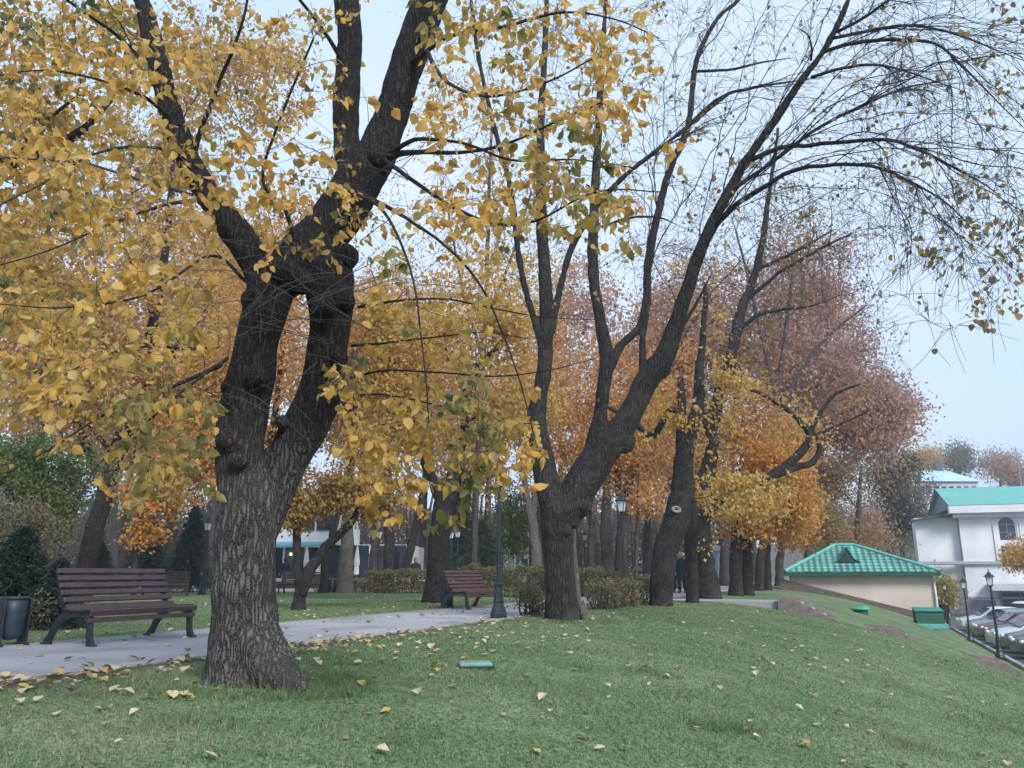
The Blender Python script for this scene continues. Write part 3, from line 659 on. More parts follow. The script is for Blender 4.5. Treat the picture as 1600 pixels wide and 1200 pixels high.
# ------------------------------------------------ second tree, with long limbs sweeping right
def second_tree():
    rng = np.random.default_rng(22)
    Y0 = 15.4; base = np.array([P(880, 972, Y0)[0], Y0, 0.0]); base[2] = tz(base[0], base[1])
    def T(pts):
        q = trace(pts, Y0); q[:, 3] *= .84; return spline(q)
    main = [T([(880, 985, 74), (878, 960, 64), (876, 920, 58), (873, 870, 57), (870, 825, 62), (871, 795, 60), (872, 770, 36)]),
            T([(868, 810, 52), (856, 760, 46), (845, 705, 42), (838, 655, 36), (845, 610, 28), (851, 570, 28), (854, 500, 26), (851, 430, 24), (846, 330, 20), (845, 200, 15), (852, 60, 11), (856, -80, 7)]),
            T([(878, 815, 62), (905, 762, 66), (935, 715, 62), (962, 682, 54), (988, 640, 44), (1012, 592, 44), (1036, 560, 40, -.1), (1052, 520, 32, -.2), (1068, 470, 27, -.4), (1096, 387, 23, -.8), (1129, 317, 19, -1.2), (1167, 250, 17, -1.6), (1208, 192, 15, -2.0), (1250, 129, 14, -2.4), (1287, 79, 12, -2.7), (1317, 21, 10, -2.9), (1340, -40, 8, -3.1)]),
            T([(930, 705, 44), (938, 650, 27), (944, 600, 25), (948, 560, 27), (938, 500, 21), (928, 440, 20), (926, 390, 20), (930, 300, 17), (935, 200, 14), (940, 100, 11), (948, -20, 7)]),
            T([(950, 580, 20), (970, 540, 16), (998, 512, 14), (1010, 470, 15), (1012, 417, 16), (1025, 346, 15), (1046, 267, 13), (1075, 196, 12), (1088, 96, 10), (1121, 29, 8), (1154, 0, 7), (1190, -60, 5)]),
            T([(1004, 580, 15), (1004, 530, 12), (1011, 490, 12)]),
            T([(848, 545, 15), (832, 490, 13), (818, 440, 12), (808, 380, 11), (797, 290, 10), (770, 190, 9), (748, 90, 8), (736, 0, 7)]),
            T([(862, 520, 12), (880, 430, 12), (902, 370, 12), (960, 290, 10, -.3), (1020, 240, 9, -.5), (1080, 194, 8, -.7), (1140, 145, 6, -.9)])]
    subs = [T(p) for p in (
        [(1100, 385, 15, -.8), (1125, 346, 14, -1.1), (1179, 300, 12, -1.7), (1250, 264, 10, -2.3), (1350, 258, 9, -3.0), (1412, 279, 7, -3.5), (1479, 317, 6, -4.0), (1540, 380, 4, -4.4)],
        [(1172, 250, 12, -1.6), (1225, 231, 11, -2.0), (1267, 227, 10, -2.4), (1375, 219, 9, -3.0), (1437, 235, 7, -3.5), (1500, 267, 6, -4.0), (1554, 300, 4, -4.4), (1600, 350, 3, -4.7)],
        [(1140, 300, 10, -1.3), (1225, 240, 9, -1.7), (1267, 208, 8, -2.0), (1317, 179, 8, -2.3), (1371, 154, 7, -2.6), (1417, 137, 6, -2.9), (1500, 120, 4, -3.3)],
        [(1287, 81, 9, -2.7), (1333, 67, 9, -3.0), (1392, 62, 8, -3.3), (1450, 65, 7, -3.7), (1483, 83, 6, -4.0), (1542, 142, 5, -4.4), (1600, 200, 4, -4.8)],
        [(1308, 50, 8, -2.8), (1354, 25, 7, -3.1), (1390, 0, 6, -3.4), (1450, -30, 4, -3.8)],
        [(1267, 121, 8, -2.5), (1317, 106, 7, -2.8), (1375, 102, 6, -3.2), (1417, 112, 5, -3.5), (1500, 140, 4, -4.0)],
        [(1300, 60, 8, -2.8), (1400, 42, 7, -3.2), (1480, 50, 6, -3.7), (1600, 95, 4, -4.4)],
        [(1075, 196, 9), (1125, 154, 8, -.3), (1175, 137, 7, -.6), (1229, 129, 5, -1.0), (1290, 120, 3, -1.3)],
        [(1080, 112, 7), (1146, 108, 6, -.3), (1187, 98, 5, -.5), (1240, 90, 3, -.8)],
        [(1267, 95, 6, -2.6), (1268, 75, 5, -2.7), (1262, 55, 4, -2.8), (1245, 42, 3, -2.9)],
        [(940, 355, 7), (985, 340, 6, -.2), (1030, 340, 5, -.5), (1060, 352, 3, -.7)],
        [(1055, 530, 9, -.2), (1090, 470, 7, -.1), (1110, 430, 5, 0)])]
    root = thing('elm_tree', 'tree with a thick leaning bough and long bare limbs arching over to the right', 'tree', base)
    wood_mesh([(l, 16) for l in main], 0.024, base, 'trunk', B_MID, root, 0.009, 0.8,
              [(P(905, 790, Y0 - .1), .25), (P(975, 690, Y0), .24), (P(1030, 575, Y0), .24), (P(885, 830, Y0 - .25), .11), (P(838, 655, Y0), .21)])
    st = [T([(903, 985, 26, .5), (901, 950, 23, .5), (897, 890, 21, .5), (893, 840, 19, .5), (889, 800, 14, .5)]), T([(905, 940, 18, .45), (913, 965, 16, .4), (922, 985, 8, .35)])]
    sm = MB()
    for l in st: tube_limb(sm, np.hstack([l[:, :3] - base, l[:, 3:]]), rng, 12, .1)
    sm.build('stem', B_GREY, root, smooth=True)
    bo = MB(); bt = MB(); loc = lambda l: np.hstack([l[:, :3] - base, l[:, 3:]])
    for l in subs: l[:, 3] *= .8 * (1 - .6 * np.linspace(0, 1, len(l)) ** 4); tube_limb(bt, loc(l), rng, 8, .06)
    arcs = []
    for l in [main[2][24:]] + subs[:8] + [main[4][20:], main[7][10:]]:
        l = loc(l)
        for k in range(9 if len(l) > 30 else 4):
            i = rng.integers(2, max(3, int(len(l) * .75))); seg = l[i:]; d = np.linalg.norm(seg[:, :3] - seg[0, :3], axis=1)[:, None]
            e = unit(rng.normal(size=3) * np.array([.7, .9, .6]) + np.array([0, 0, .25])); c = seg.copy()
            c[:, :3] = seg[0, :3] + (seg[:, :3] - seg[0, :3]) * rng.uniform(.75, 1.12) + e * d * rng.uniform(.2, .75) - np.array([0, 0, 1]) * d ** 2 * rng.uniform(.0, .035)
            tt = np.linspace(0, 1, len(c)); c[:, 3] = np.minimum(seg[0, 3] * .5, rng.uniform(.008, .016)) * (1 - tt) + .0035 * tt; c[1:, :3] += np.array([np.array(mnoise.noise_vector(Vector(q[:3]) * 1.3)) * .14 + np.array(mnoise.noise_vector(Vector(q[:3]) * 4.0)) * .035 for q in c[1:]]) * np.minimum(1, d[1:] / .8); arcs.append(c); tube_limb(bt, c, rng, 5, .05)
    bt.build('boughs', B_MID, root, smooth=True)
    tgt = []
    for (a, b, c, d, n, y0, y1) in ((1080, 1400, 0, 330, 330, -3.2, .8), (1330, 1600, 0, 330, 330, -5.2, -2.0), (1380, 1600, 300, 430, 110, -5.0, -3.2), (1180, 1420, 280, 420, 90, -2.6, 1), (820, 1110, 0, 400, 520, -1.4, 1.8),
                                    (720, 860, 0, 480, 160, -1.4, 1.6), (860, 1060, 380, 600, 70, -1, 1.4), (1060, 1300, 380, 520, 60, -1.5, 1.4), (700, 1650, -350, 0, 340, -5, 1.5), (1600, 1750, 0, 480, 100, -5.4, -3.0), (790, 1000, 620, 850, 14, -.8, .6)):
        for _ in range(n): tgt.append(P(rng.uniform(a, b), rng.uniform(c, d), Y0 + rng.uniform(y0, y1)))
    for _ in range(70):                             # hanging tips at the right
        tgt.append(P(1340 + rng.random() * 260, 330 + rng.random() ** 1.5 * 190, Y0 - 4.2 + rng.normal() * .4))
    tgt = np.array(tgt) - base; rng.shuffle(tgt)
    Bp, Br = grow(nodes_of([loc(l) for l in main[1:] + subs] + arcs), tgt, rng, sag=.12, rk=.0055, rbase=.005, tip=.0032, npt=7, fwd=.9, updir=.05, hook=.4)
    bo.tubes(Bp, Br, 4)
    # short side twigs
    arc7 = np.array([c[np.linspace(0, len(c) - 1, 7).astype(int), :3] for c in arcs]); Bq = Bp; Bp = np.vstack([Bp] + [arc7] * 7)
    own = rng.integers(0, len(Bp), 4300); i = rng.integers(1, 6, 4300)
    p0 = Bp[own, i]; tg = unit(Bp[own, i + 1] - Bp[own, i]); ln = rng.uniform(.25, .95, 4300)[:, None]
    dr = unit(tg * 1.6 + rng.normal(size=(4300, 3)) * .5 + np.array([0, 0, -.1])); t = np.linspace(0, 1, 4)[None, :, None]
    tw = p0[:, None] + dr[:, None] * ln[:, None] * t + np.array([0, 0, -.25]) * ln[:, None] * t ** 2; tw[:, 1:] += np.cumsum(rng.normal(size=(4300, 3, 3)) * .045, 1) * ln[:, None]
    bo.tubes(tw, np.linspace(.0042, .0028, 4)[None].repeat(4300, 0), 3)
    bo.build('branches', B_TWIG, root, smooth=True)
    pick = rng.integers(0, 4300, 3600); wgt = np.array([mnoise.noise(Vector(q) * .45) for q in tw[:, -1]]); keep = (wgt[pick] > rng.normal(size=3600) * .22 + .06)
    pick = pick[keep]; pos = tw[pick, -1] * 1.0 - (tw[pick, -1] - tw[pick, 0]) * rng.random((len(pick), 1)) * .6 + rng.normal(size=(len(pick), 3)) * .03
    sz = rng.uniform(.06, .105, len(pick))
    d2 = rng.normal(size=(len(pick), 3)) * .4 + np.array([0, 0, -.8])
    # clusters at the drooping ends
    cl = [(1520, 350), (1555, 350), (1582, 345), (1500, 340), (1450, 390), (1440, 375), (1405, 412), (1460, 400), (1520, 500), (1545, 512), (1585, 478), (1570, 470), (1570, 390), (1590, 400), (1505, 300), (1535, 300), (1580, 20), (1570, 10), (1600, 30), (1495, 45), (1530, 470), (1548, 420), (1598, 430), (1440, 250), (1560, 120)]
    cp = np.array([P(px + rng.normal() * 7, py + rng.normal() * 7, Y0 - 4.4 + rng.normal() * .15) for px, py in cl for _ in range(6)]) - base
    pos = np.vstack([pos, cp]); d2 = np.vstack([d2, rng.normal(size=(len(cp), 3)) * .35 + np.array([0, 0, -.9])]); sz = np.concatenate([sz, rng.uniform(.08, .12, len(cp))])
    lf = MB(); leaves(lf, pos, d2, sz, rng, True); lf.build('crown', L_SPARSE, root)
second_tree()
# ------------------------------------------------ the other trees: each its own trunk, boughs and crown
def tree(name, label, cat, Y, trunk, limbs, blobs, ntg, leaf, bm, lm, seed, group=None, rk=.009, tip=None, sides=12, flare=.3, hook=.15, **kw):
    rng = np.random.default_rng(seed)
    T = trace(trunk, Y); T[:, 3] *= .9; L = [T] + [trace(l, Y) for l in limbs]
    base = (T[0][0], T[0][1]); T[0][2] = tz(*base)
    tg = blob_points(blobs, Y, ntg, rng) if blobs else []
    if len(tg): tg = tg[tg[:, 2] > 1.3]
    tp = tip or max(.003, .00022 * Y)
    return make_tree(name, label, cat, base, L, tg, leaf, bm, lm, seed, group, sides, flare, dict(sag=.08, rk=rk, rbase=tp * 1.6, tip=tp, fwd=.7, updir=.25, hook=hook), twig_sides=4, **kw)
ROW = 'trees in the row along the path'; BG = 'park trees beyond the path'
# --- row along the near edge of the path
tree('linden_tree', 'leaning trunk of the lawn row with a round pruning scar', 'tree', 22.4,
     [(1033, 948, 36), (1034, 905, 42), (1042, 855, 42), (1056, 812, 44), (1066, 775, 40)],
     [[(1066, 785, 36), (1070, 720, 30), (1080, 670, 24), (1090, 640, 20), (1092, 590, 15), (1098, 530, 10), (1104, 450, 7)], [(1066, 720, 20), (1063, 665, 15), (1066, 630, 14), (1062, 590, 8)], [(1070, 690, 14), (1050, 640, 11, .3), (1020, 680, 10, .8), (985, 655, 8, 1.2), (940, 630, 5, 1.6)]],
     [(1110, 620, 80, 90, 2), (1100, 470, 90, 90, 1), (1030, 640, 60, 60, .7), (1150, 760, 70, 40, 1.2)], 160,
     dict(n=3000, size=.11, spread=.16, droop=.7, patchy=.6), B_MID, L_YEL, 31, ROW)
pr = P(1057, 796, 22.05); mbs = MB()
ring = [(.075 + .028 * math.cos(a), .03 * math.sin(a)) for a in np.linspace(0, 2 * math.pi, 9)]
par = [o for o in bpy.data.objects if o.get('label', '').startswith('leaning trunk of the lawn row')][0]
mbs.lathe(ring + [(.03, .0)], (0, 0, 0), 14, cap=False); sc = mbs.build('pruning_scar', mat('scar_wood', (.22, .19, .17), .8), par, smooth=True)
sc.location = pr - np.array(par.location); sc.rotation_euler = (math.radians(80), 0, math.radians(15)); sc.scale = (1.5, 1, 1)
tree('linden_tree', 'slim straight tree right of the scarred one, long dark limb rising above', 'tree', 24.8,
     [(1082, 943, 21), (1081, 890, 21), (1079, 840, 22), (1080, 800, 24), (1088, 765, 26)],
     [[(1086, 775, 24), (1109, 725, 22), (1113, 680, 18), (1116, 640, 16), (1126, 605, 17), (1139, 575, 18), (1150, 519, 17), (1160, 480, 15), (1171, 455, 13), (1184, 414, 12), (1195, 350, 9), (1206, 280, 6), (1216, 200, 4)], [(1113, 690, 12), (1100, 650, 11), (1098, 610, 9)], [(1165, 470, 8), (1200, 440, 6, -.3), (1260, 400, 5, -.6), (1330, 365, 3, -.9)], [(1150, 520, 7), (1190, 490, 6, -.3), (1260, 480, 4, -.6)], [(1184, 420, 7), (1230, 400, 5), (1300, 360, 3)]],
     [(1160, 560, 90, 120, 2), (1200, 420, 110, 120, 1.6, -.4), (1240, 290, 120, 110, 1.4, -.5), (1140, 680, 60, 60, 1), (1320, 400, 70, 90, .8, -.6)], 420,
     dict(n=2600, size=.105, spread=.12, droop=.7, patchy=.6), B_MID, L_SPARSE, 32, ROW)
tree('linden_tree', 'dark tree with a big low bough reaching right over the lawn row', 'tree', 27.8,
     [(1108, 938, 40), (1106, 905, 33), (1101, 870, 30), (1096, 835, 30), (1098, 800, 26)],
     [[(1096, 820, 18), (1120, 785, 17), (1150, 766, 16), (1202, 744, 15), (1240, 718, 14), (1266, 682, 12), (1240, 650, 8), (1200, 620, 6), (1150, 600, 4)], [(1205, 745, 11), (1240, 733, 11), (1270, 721, 10), (1281, 700, 8), (1268, 670, 6)], [(1262, 682, 7), (1300, 620, 5, -.3), (1345, 600, 3, -.6)], [(1264, 684, 6), (1320, 660, 4), (1360, 640, 3)], [(1098, 805, 22), (1110, 740, 16), (1120, 660, 12), (1130, 560, 8)]],
     [(1150, 790, 75, 45, 2.2), (1200, 770, 70, 40, 2), (1110, 700, 60, 80, 1.2), (1230, 640, 70, 70, .9), (1090, 850, 14, 30, .3)], 170,
     dict(n=4200, size=.125, spread=.18, droop=.7, patchy=.5, bias=.25), B_MID, L_YEL, 33, ROW)
tree('maple_tree', 'stout trunk under the low orange crown, first behind the dark tree with the bough', 'tree', 32.5,
     [(1150, 932, 24), (1149, 900, 21), (1150, 860, 21), (1152, 820, 16), (1158, 740, 10)], [],
     [(1190, 800, 80, 45, 2), (1225, 745, 60, 60, 2), (1150, 730, 70, 60, 1.2), (1170, 660, 70, 60, 1)], 170, dict(n=12000, size=.15, spread=.4, droop=.4), B_MID, L_ORG, 34, ROW)
tree('maple_tree', 'trunk standing tight against the stout one under the orange crown', 'tree', 33.6,
     [(1169, 930, 20), (1168, 895, 18), (1166, 855, 17), (1172, 800, 12), (1182, 720, 8)], [],
     [(1215, 815, 50, 30, 1.5), (1180, 700, 60, 60, 1)], 80, dict(n=4200, size=.13, spread=.4, droop=.4), B_MID, L_ORG, 35, ROW)
tree('maple_tree', 'leaning trunk farther back in the lawn row, lit orange leaves hanging at its top', 'tree', 41,
     [(1186, 922, 16), (1187, 895, 14), (1190, 862, 14), (1198, 810, 10), (1212, 740, 7)], [],
     [(1240, 790, 30, 45, 1), (1235, 700, 45, 60, 1.3)], 90, dict(n=4200, size=.15, spread=.45, droop=.4), B_MID, L_ORG, 36, ROW)
tree('maple_tree', 'slim trunk right beside the leaning one farther back in the lawn row', 'tree', 42.5,
     [(1200, 921, 12), (1200, 890, 11), (1199, 860, 10), (1202, 790, 7)], [], [(1215, 700, 50, 70, 1)], 60, dict(n=2500, size=.15, spread=.45, droop=.4), B_MID, L_OCH, 37, ROW)
tree('maple_tree', 'last trunk of the lawn row, next to the left eave of the green roof', 'tree', 54,
     [(1218, 916, 16), (1218, 895, 14), (1219, 870, 13), (1226, 830, 9), (1240, 770, 6)], [],
     [(1260, 800, 45, 45, 1.4), (1290, 830, 40, 35, 1), (1235, 830, 30, 30, 1)], 100, dict(n=6500, size=.16, spread=.5, droop=.4), B_FAR, L_OCH, 38, ROW)
# --- beyond the path, middle and left
tree('maple_tree', 'dark leaning trunk behind the far bench and bin, with orange yellow leaves', 'tree', 24.3,
     [(679, 944, 38), (682, 905, 35), (685, 850, 35), (692, 800, 36), (700, 775, 32)],
     [[(699, 785, 26), (712, 730, 19), (724, 680, 15), (736, 620, 13), (750, 570, 10), (775, 545, 7), (800, 520, 5)], [(694, 790, 22), (672, 740, 15), (655, 690, 12), (640, 620, 8), (625, 540, 6)], [(722, 690, 9), (740, 640, 7, .6), (700, 560, 5, .9), (690, 470, 4, 1)]],
     [(700, 560, 140, 120, 2), (620, 640, 100, 90, 1.4), (770, 480, 110, 100, 1.3), (820, 610, 70, 60, .6), (580, 520, 80, 90, 1)], 320,
     dict(n=20000, size=.125, spread=.32, droop=.5, patchy=.3, bias=.25), B_MID, L_YEL, 41, BG)
tree('small_tree', 'small low tree with twisted stem splitting near the grass and ochre leaves', 'tree', 19.7,
     [(466, 955, 24), (468, 930, 20), (466, 905, 16), (464, 870, 15), (464, 820, 13), (468, 780, 8)],
     [[(470, 930, 20), (485, 890, 18), (510, 855, 15), (535, 830, 13), (549, 818, 11), (562, 790, 8), (575, 765, 5)], [(464, 830, 8), (450, 790, 6), (440, 750, 4)]],
     [(470, 795, 55, 42, 1.4), (550, 775, 60, 45, 1.6), (600, 775, 50, 40, 1), (520, 760, 60, 40, 1.2), (440, 770, 30, 40, .6)], 220, dict(n=8500, size=.085, spread=.16, droop=.5), B_MID, L_OCH, 42)
tree('maple_tree', 'thin trunk leaning right between the small twisted tree and the grey trunk', 'tree', 36,
     [(505, 928, 15), (509, 890, 13), (516, 850, 12), (527, 805, 11), (540, 750, 8), (552, 680, 5)], [], [(540, 660, 80, 90, 1), (500, 600, 70, 80, 1)], 120, dict(n=4500, size=.14, spread=.4), B_MID, L_OCH, 43, BG)
tree('linden_tree', 'broad pale grey trunk standing upright before the white buildings', 'tree', 36.7,
     [(539, 929, 30), (539, 905, 26), (541, 870, 24), (543, 830, 22), (546, 760, 18), (548, 660, 10)], [], [(560, 600, 90, 110, 1), (600, 500, 90, 90, 1)], 150, dict(n=6000, size=.14, spread=.45), B_GREY, L_TAN, 44, BG)
tree('linden_tree', 'dark upright trunk between the grey trunk and the tree behind the far bench', 'tree', 37.9,
     [(606, 927, 24), (606, 900, 19), (607, 860, 18), (608, 815, 17), (606, 740, 13), (600, 650, 8)], [], [(600, 640, 100, 90, 1), (640, 540, 90, 100, 1)], 170, dict(n=7500, size=.14, spread=.45), B_MID, L_ORG, 45, BG)
tree('linden_tree', 'dark trunk leaning right behind the clipped hedge, left of the bench tree', 'tree', 49,
     [(628, 908, 17), (636, 880, 15), (645, 845, 14), (655, 800, 12), (668, 730, 9)], [], [(670, 640, 70, 90, 1), (690, 520, 80, 90, 1)], 120, dict(n=5000, size=.17, spread=.55), B_MID, L_PINK, 46, BG)
tree('linden_tree', 'shaded trunk close behind the dark upright trunk by the hedge', 'tree', 46,
     [(582, 912, 16), (582, 885, 14), (584, 850, 13), (588, 800, 10)], [], [(585, 700, 60, 80, 1)], 50, dict(n=2200, size=.17, spread=.55), B_FAR, L_OCH, 47, BG)
tree('linden_tree', 'thick black trunk leaning right behind the near bench, tall golden crown', 'tree', 30,
     [(122, 932, 40), (134, 890, 32), (148, 830, 31), (162, 780, 28), (182, 710, 24), (205, 640, 23), (222, 575, 20), (238, 510, 17), (252, 440, 15), (262, 360, 11), (270, 260, 7)],
     [[(165, 770, 18), (140, 710, 14), (118, 660, 12), (90, 580, 9), (70, 480, 6)], [(212, 620, 12), (260, 560, 9), (310, 500, 6)], [(245, 480, 9), (200, 400, 7), (150, 320, 5)], [(180, 715, 10), (160, 690, 8), (120, 640, 5)]],
     [(180, 480, 200, 150, 2), (260, 600, 120, 110, 1.5), (250, 250, 180, 160, 1.5), (80, 340, 140, 150, 1.4), (250, 730, 90, 60, .9), (60, 150, 150, 150, 1), (340, 120, 150, 150, 1), (150, 620, 170, 70, 1.2), (60, 560, 120, 90, 1)], 700,
     dict(n=56000, size=.15, spread=.4, droop=.5, patchy=.2, bias=.2), B_MID, L_TAN, 48, BG)
tree('linden_tree', 'pale thin trunk, left one of the close pair behind the near bench', 'tree', 44, [(178, 914, 15), (178, 880, 13), (179, 830, 12), (180, 760, 10), (183, 660, 6)], [], [(180, 620, 90, 100, 1), (130, 540, 80, 90, .8)], 110, dict(n=4500, size=.16, spread=.5), B_GREY, L_TAN, 49, BG)
tree('linden_tree', 'dark thin trunk, right one of the close pair behind the near bench', 'tree', 46, [(193, 913, 15), (193, 880, 13), (195, 830, 12), (202, 760, 10), (214, 660, 6)], [], [(230, 620, 90, 100, 1)], 90, dict(n=4000, size=.16, spread=.5), B_FAR, L_YEL, 50, BG)
tree('maple_tree', 'slender dark stem with bright orange leaves low on it, above the near bench', 'tree', 27, [(208, 936, 12), (210, 890, 10), (214, 850, 9), (219, 810, 8), (226, 770, 6), (236, 700, 4)], [], [(240, 780, 60, 50, 1.5), (290, 740, 60, 50, 1.5), (225, 830, 25, 20, .5), (280, 660, 70, 60, 1)], 160, dict(n=5500, size=.12, spread=.2), B_MID, L_ORG, 51, BG)
tree('linden_tree', 'straight brown trunk between the near bench and the big forked tree', 'tree', 45, [(266, 917, 27), (266, 885, 23), (267, 840, 23), (268, 790, 20), (272, 700, 13), (278, 600, 8)], [], [(290, 600, 100, 110, 1), (330, 480, 90, 100, 1)], 150, dict(n=6500, size=.16, spread=.5), B_MID, L_ORG, 52, BG)
tree('bare_tree', 'bare twiggy tree showing against the sky at the left', 'tree', 40, [(62, 918, 20), (62, 800, 17), (62, 650, 15), (62, 560, 12), (66, 480, 10), (72, 380, 7), (80, 260, 4)], [[(64, 600, 8), (100, 540, 6), (140, 470, 4)], [(64, 620, 8), (20, 560, 6), (-30, 500, 4)]], [(70, 430, 120, 150, 1), (60, 560, 130, 90, 1), (150, 330, 130, 120, 1)], 600, dict(n=3500, size=.12, spread=.4), B_FAR, L_PINK, 53, BG)
tree('linden_tree', 'tree standing outside the left edge, one thick limb and yellow green leaves reaching in', 'tree', 9.5,
     [(-300, 1010, 80), (-300, 850, 72), (-280, 650, 66), (-230, 480, 56), (-160, 370, 44)],
     [[(-200, 420, 40), (-90, 300, 34), (0, 255, 28), (45, 240, 24), (85, 225, 18), (115, 210, 13), (160, 170, 8), (210, 110, 5)], [(20, 250, 10), (60, 200, 7, -.2), (120, 150, 4, -.4)]],
     [(60, 130, 170, 120, 2, -.5, 1.2), (20, 300, 150, 110, 1.4, -.3, 1.2), (-150, 180, 220, 220, 2), (60, 470, 130, 80, .8, -.6, 1), (200, 60, 140, 80, 1, 0, 1)], 330,
     dict(n=5200, size=.088, spread=.12, droop=.9, fine=True), B_MID, L_GOLD, 54)
# --- trunks in the middle distance
tree('linden_tree', 'grey trunk showing left of the second tree, behind the hedge', 'tree', 47, [(838, 908, 24), (838, 880, 20), (834, 830, 17), (826, 790, 13), (818, 740, 10), (812, 660, 6)], [[(832, 820, 10), (836, 770, 8), (845, 700, 5)]], [(800, 640, 90, 80, 1), (860, 560, 90, 90, 1), (890, 700, 60, 60, 1)], 150, dict(n=7000, size=.17, spread=.55), B_GREY, L_ORG, 55, BG)
tree('linden_tree', 'multi stemmed dark tree behind the second lamp post, left stem', 'tree', 47, [(950, 911, 26), (949, 880, 22), (947, 830, 20), (948, 780, 15), (950, 700, 9)], [], [(960, 700, 90, 80, 1.2), (930, 600, 80, 90, 1)], 150, dict(n=8000, size=.17, spread=.55), B_FAR, L_ORG, 56, BG)
tree('linden_tree', 'multi stemmed dark tree behind the second lamp post, right stem', 'tree', 48, [(968, 911, 24), (969, 875, 20), (974, 820, 20), (984, 765, 17), (996, 700, 10), (1004, 620, 6)], [[(972, 840, 14), (969, 790, 11), (962, 720, 7)]], [(1000, 690, 90, 90, 1.4), (1020, 590, 90, 90, 1)], 170, dict(n=9000, size=.17, spread=.55), B_FAR, L_ORG, 57, BG)
tree('linden_tree', 'thin pole like trunk between the second tree and the leaning third tree', 'tree', 44, [(993, 912, 8), (994, 870, 7), (996, 820, 6), (998, 740, 4)], [], [(1010, 780, 40, 30, 1)], 30, dict(n=900, size=.17, spread=.4), B_FAR, L_ORG, 58, BG)
tree('linden_tree', 'thin straight trunk seen just right of the second tree', 'tree', 58, [(922, 905, 11), (922, 870, 10), (923, 820, 9), (926, 740, 6)], [], [(900, 760, 50, 40, 1), (930, 660, 60, 70, 1)], 70, dict(n=3800, size=.19, spread=.6), B_FAR, L_PINK, 59, BG)
# --- the big rust pink trees behind the row
tree('oak_tree', 'tall rust pink crown rising behind the lawn row', 'tree', 55, [(1135, 914, 24), (1135, 850, 20), (1140, 760, 16), (1150, 640, 11), (1165, 500, 6)], [[(1140, 780, 11), (1190, 680, 8), (1240, 590, 5)]],
     [(1220, 560, 130, 120, 2), (1120, 500, 110, 110, 1.4), (1060, 560, 90, 110, 1), (1260, 440, 100, 90, 1), (1030, 660, 70, 80, .7)], 820, dict(n=46000, size=.23, spread=.8, patchy=.1, bias=.3), B_FAR, L_PINK, 61, BG)
tree('oak_tree', 'rust pink crown at the right end of the trees, feathery against the sky', 'tree', 62, [(1262, 905, 16), (1264, 850, 14), (1275, 760, 11), (1290, 660, 7), (1300, 560, 4)], [],
     [(1300, 640, 85, 105, 2), (1340, 700, 60, 65, 1.2), (1270, 540, 90, 100, 1.1), (1380, 640, 50, 70, .5)], 760, dict(n=26000, size=.24, spread=.8, patchy=.1, bias=.25), B_FAR, L_PINK, 62, BG)
tree('bare_tree', 'leafless tree fanning fine twigs above the rust pink crowns', 'tree', 50, [(1195, 915, 14), (1196, 840, 13), (1205, 700, 11), (1222, 560, 8), (1240, 420, 5)], [[(1210, 650, 7), (1280, 540, 5), (1350, 480, 3)], [(1212, 620, 7), (1180, 480, 5), (1150, 360, 3)]],
     [(1280, 400, 110, 110, 2), (1180, 340, 110, 100, 1.2), (1350, 520, 70, 80, 1), (1370, 600, 60, 50, .6), (1040, 400, 90, 90, .8)], 1500, dict(n=1500, size=.14, spread=.4), B_FAR, L_PINK, 63, BG, rk=.006)
tree('oak_tree', 'brown orange oak drooping beside the white building side of the trees', 'tree', 72, [(1338, 900, 13), (1339, 850, 11), (1342, 790, 8), (1346, 730, 5)], [],
     [(1320, 745, 50, 40, 1.5), (1380, 745, 38, 55, 1.5), (1360, 820, 40, 40, 1.2), (1260, 745, 50, 30, .9)], 260, dict(n=10000, size=.22, spread=.8, patchy=.1, bias=.1), B_FAR, L_OCH, 64, BG)
tree('willow_tree', 'hazy grey green tree behind the peak of the green roof', 'tree', 80, [(1292, 900, 10), (1293, 860, 9), (1295, 800, 6)], [], [(1290, 820, 36, 60, 1.4)], 120, dict(n=6500, size=.22, spread=.8), B_FAR, leafmat('leaf_sage', [(.17, .17, .11), (.24, .23, .16), (.2, .19, .12)]), 65, BG)
tree('linden_tree', 'pinkish tree over the right slope of the green roof', 'tree', 88, [(1345, 900, 9), (1346, 860, 8), (1347, 800, 5)], [], [(1345, 830, 36, 55, 1.4)], 120, dict(n=6500, size=.22, spread=.8), B_FAR, L_PINK, 66, BG)
for k, (px, lab) in enumerate(((1386, 'dark bare tree of the far slope, first left of the white building'), (1408, 'dark bare tree of the far slope, second left of the white building'), (1432, 'dark bare tree of the far slope, right behind the white building corner'))):
    tree('bare_tree', lab, 'tree', 104 + 5 * k, [(px, 905, 9), (px + 2, 840, 8), (px + 3, 780, 6), (px + 5, 720, 4)], [], [(px, 790, 34, 85, 1.2)], 330, dict(n=4200, size=.24, spread=.9), B_FAR, L_BROWN, 70 + k, 'bare trees on the far slope', tip=.03)
tree('dark_fir', 'dark green conifer patch between the oak and the white building', 'tree', 98, [(1396, 900, 9), (1396, 850, 8), (1398, 780, 5)], [], [(1398, 800, 26, 34, 1), (1392, 740, 30, 45, 1)], 120, dict(n=6500, size=.3, spread=.7), B_FAR, leafmat('leaf_dull_green', [(.035, .045, .04), (.06, .07, .06)]), 74)
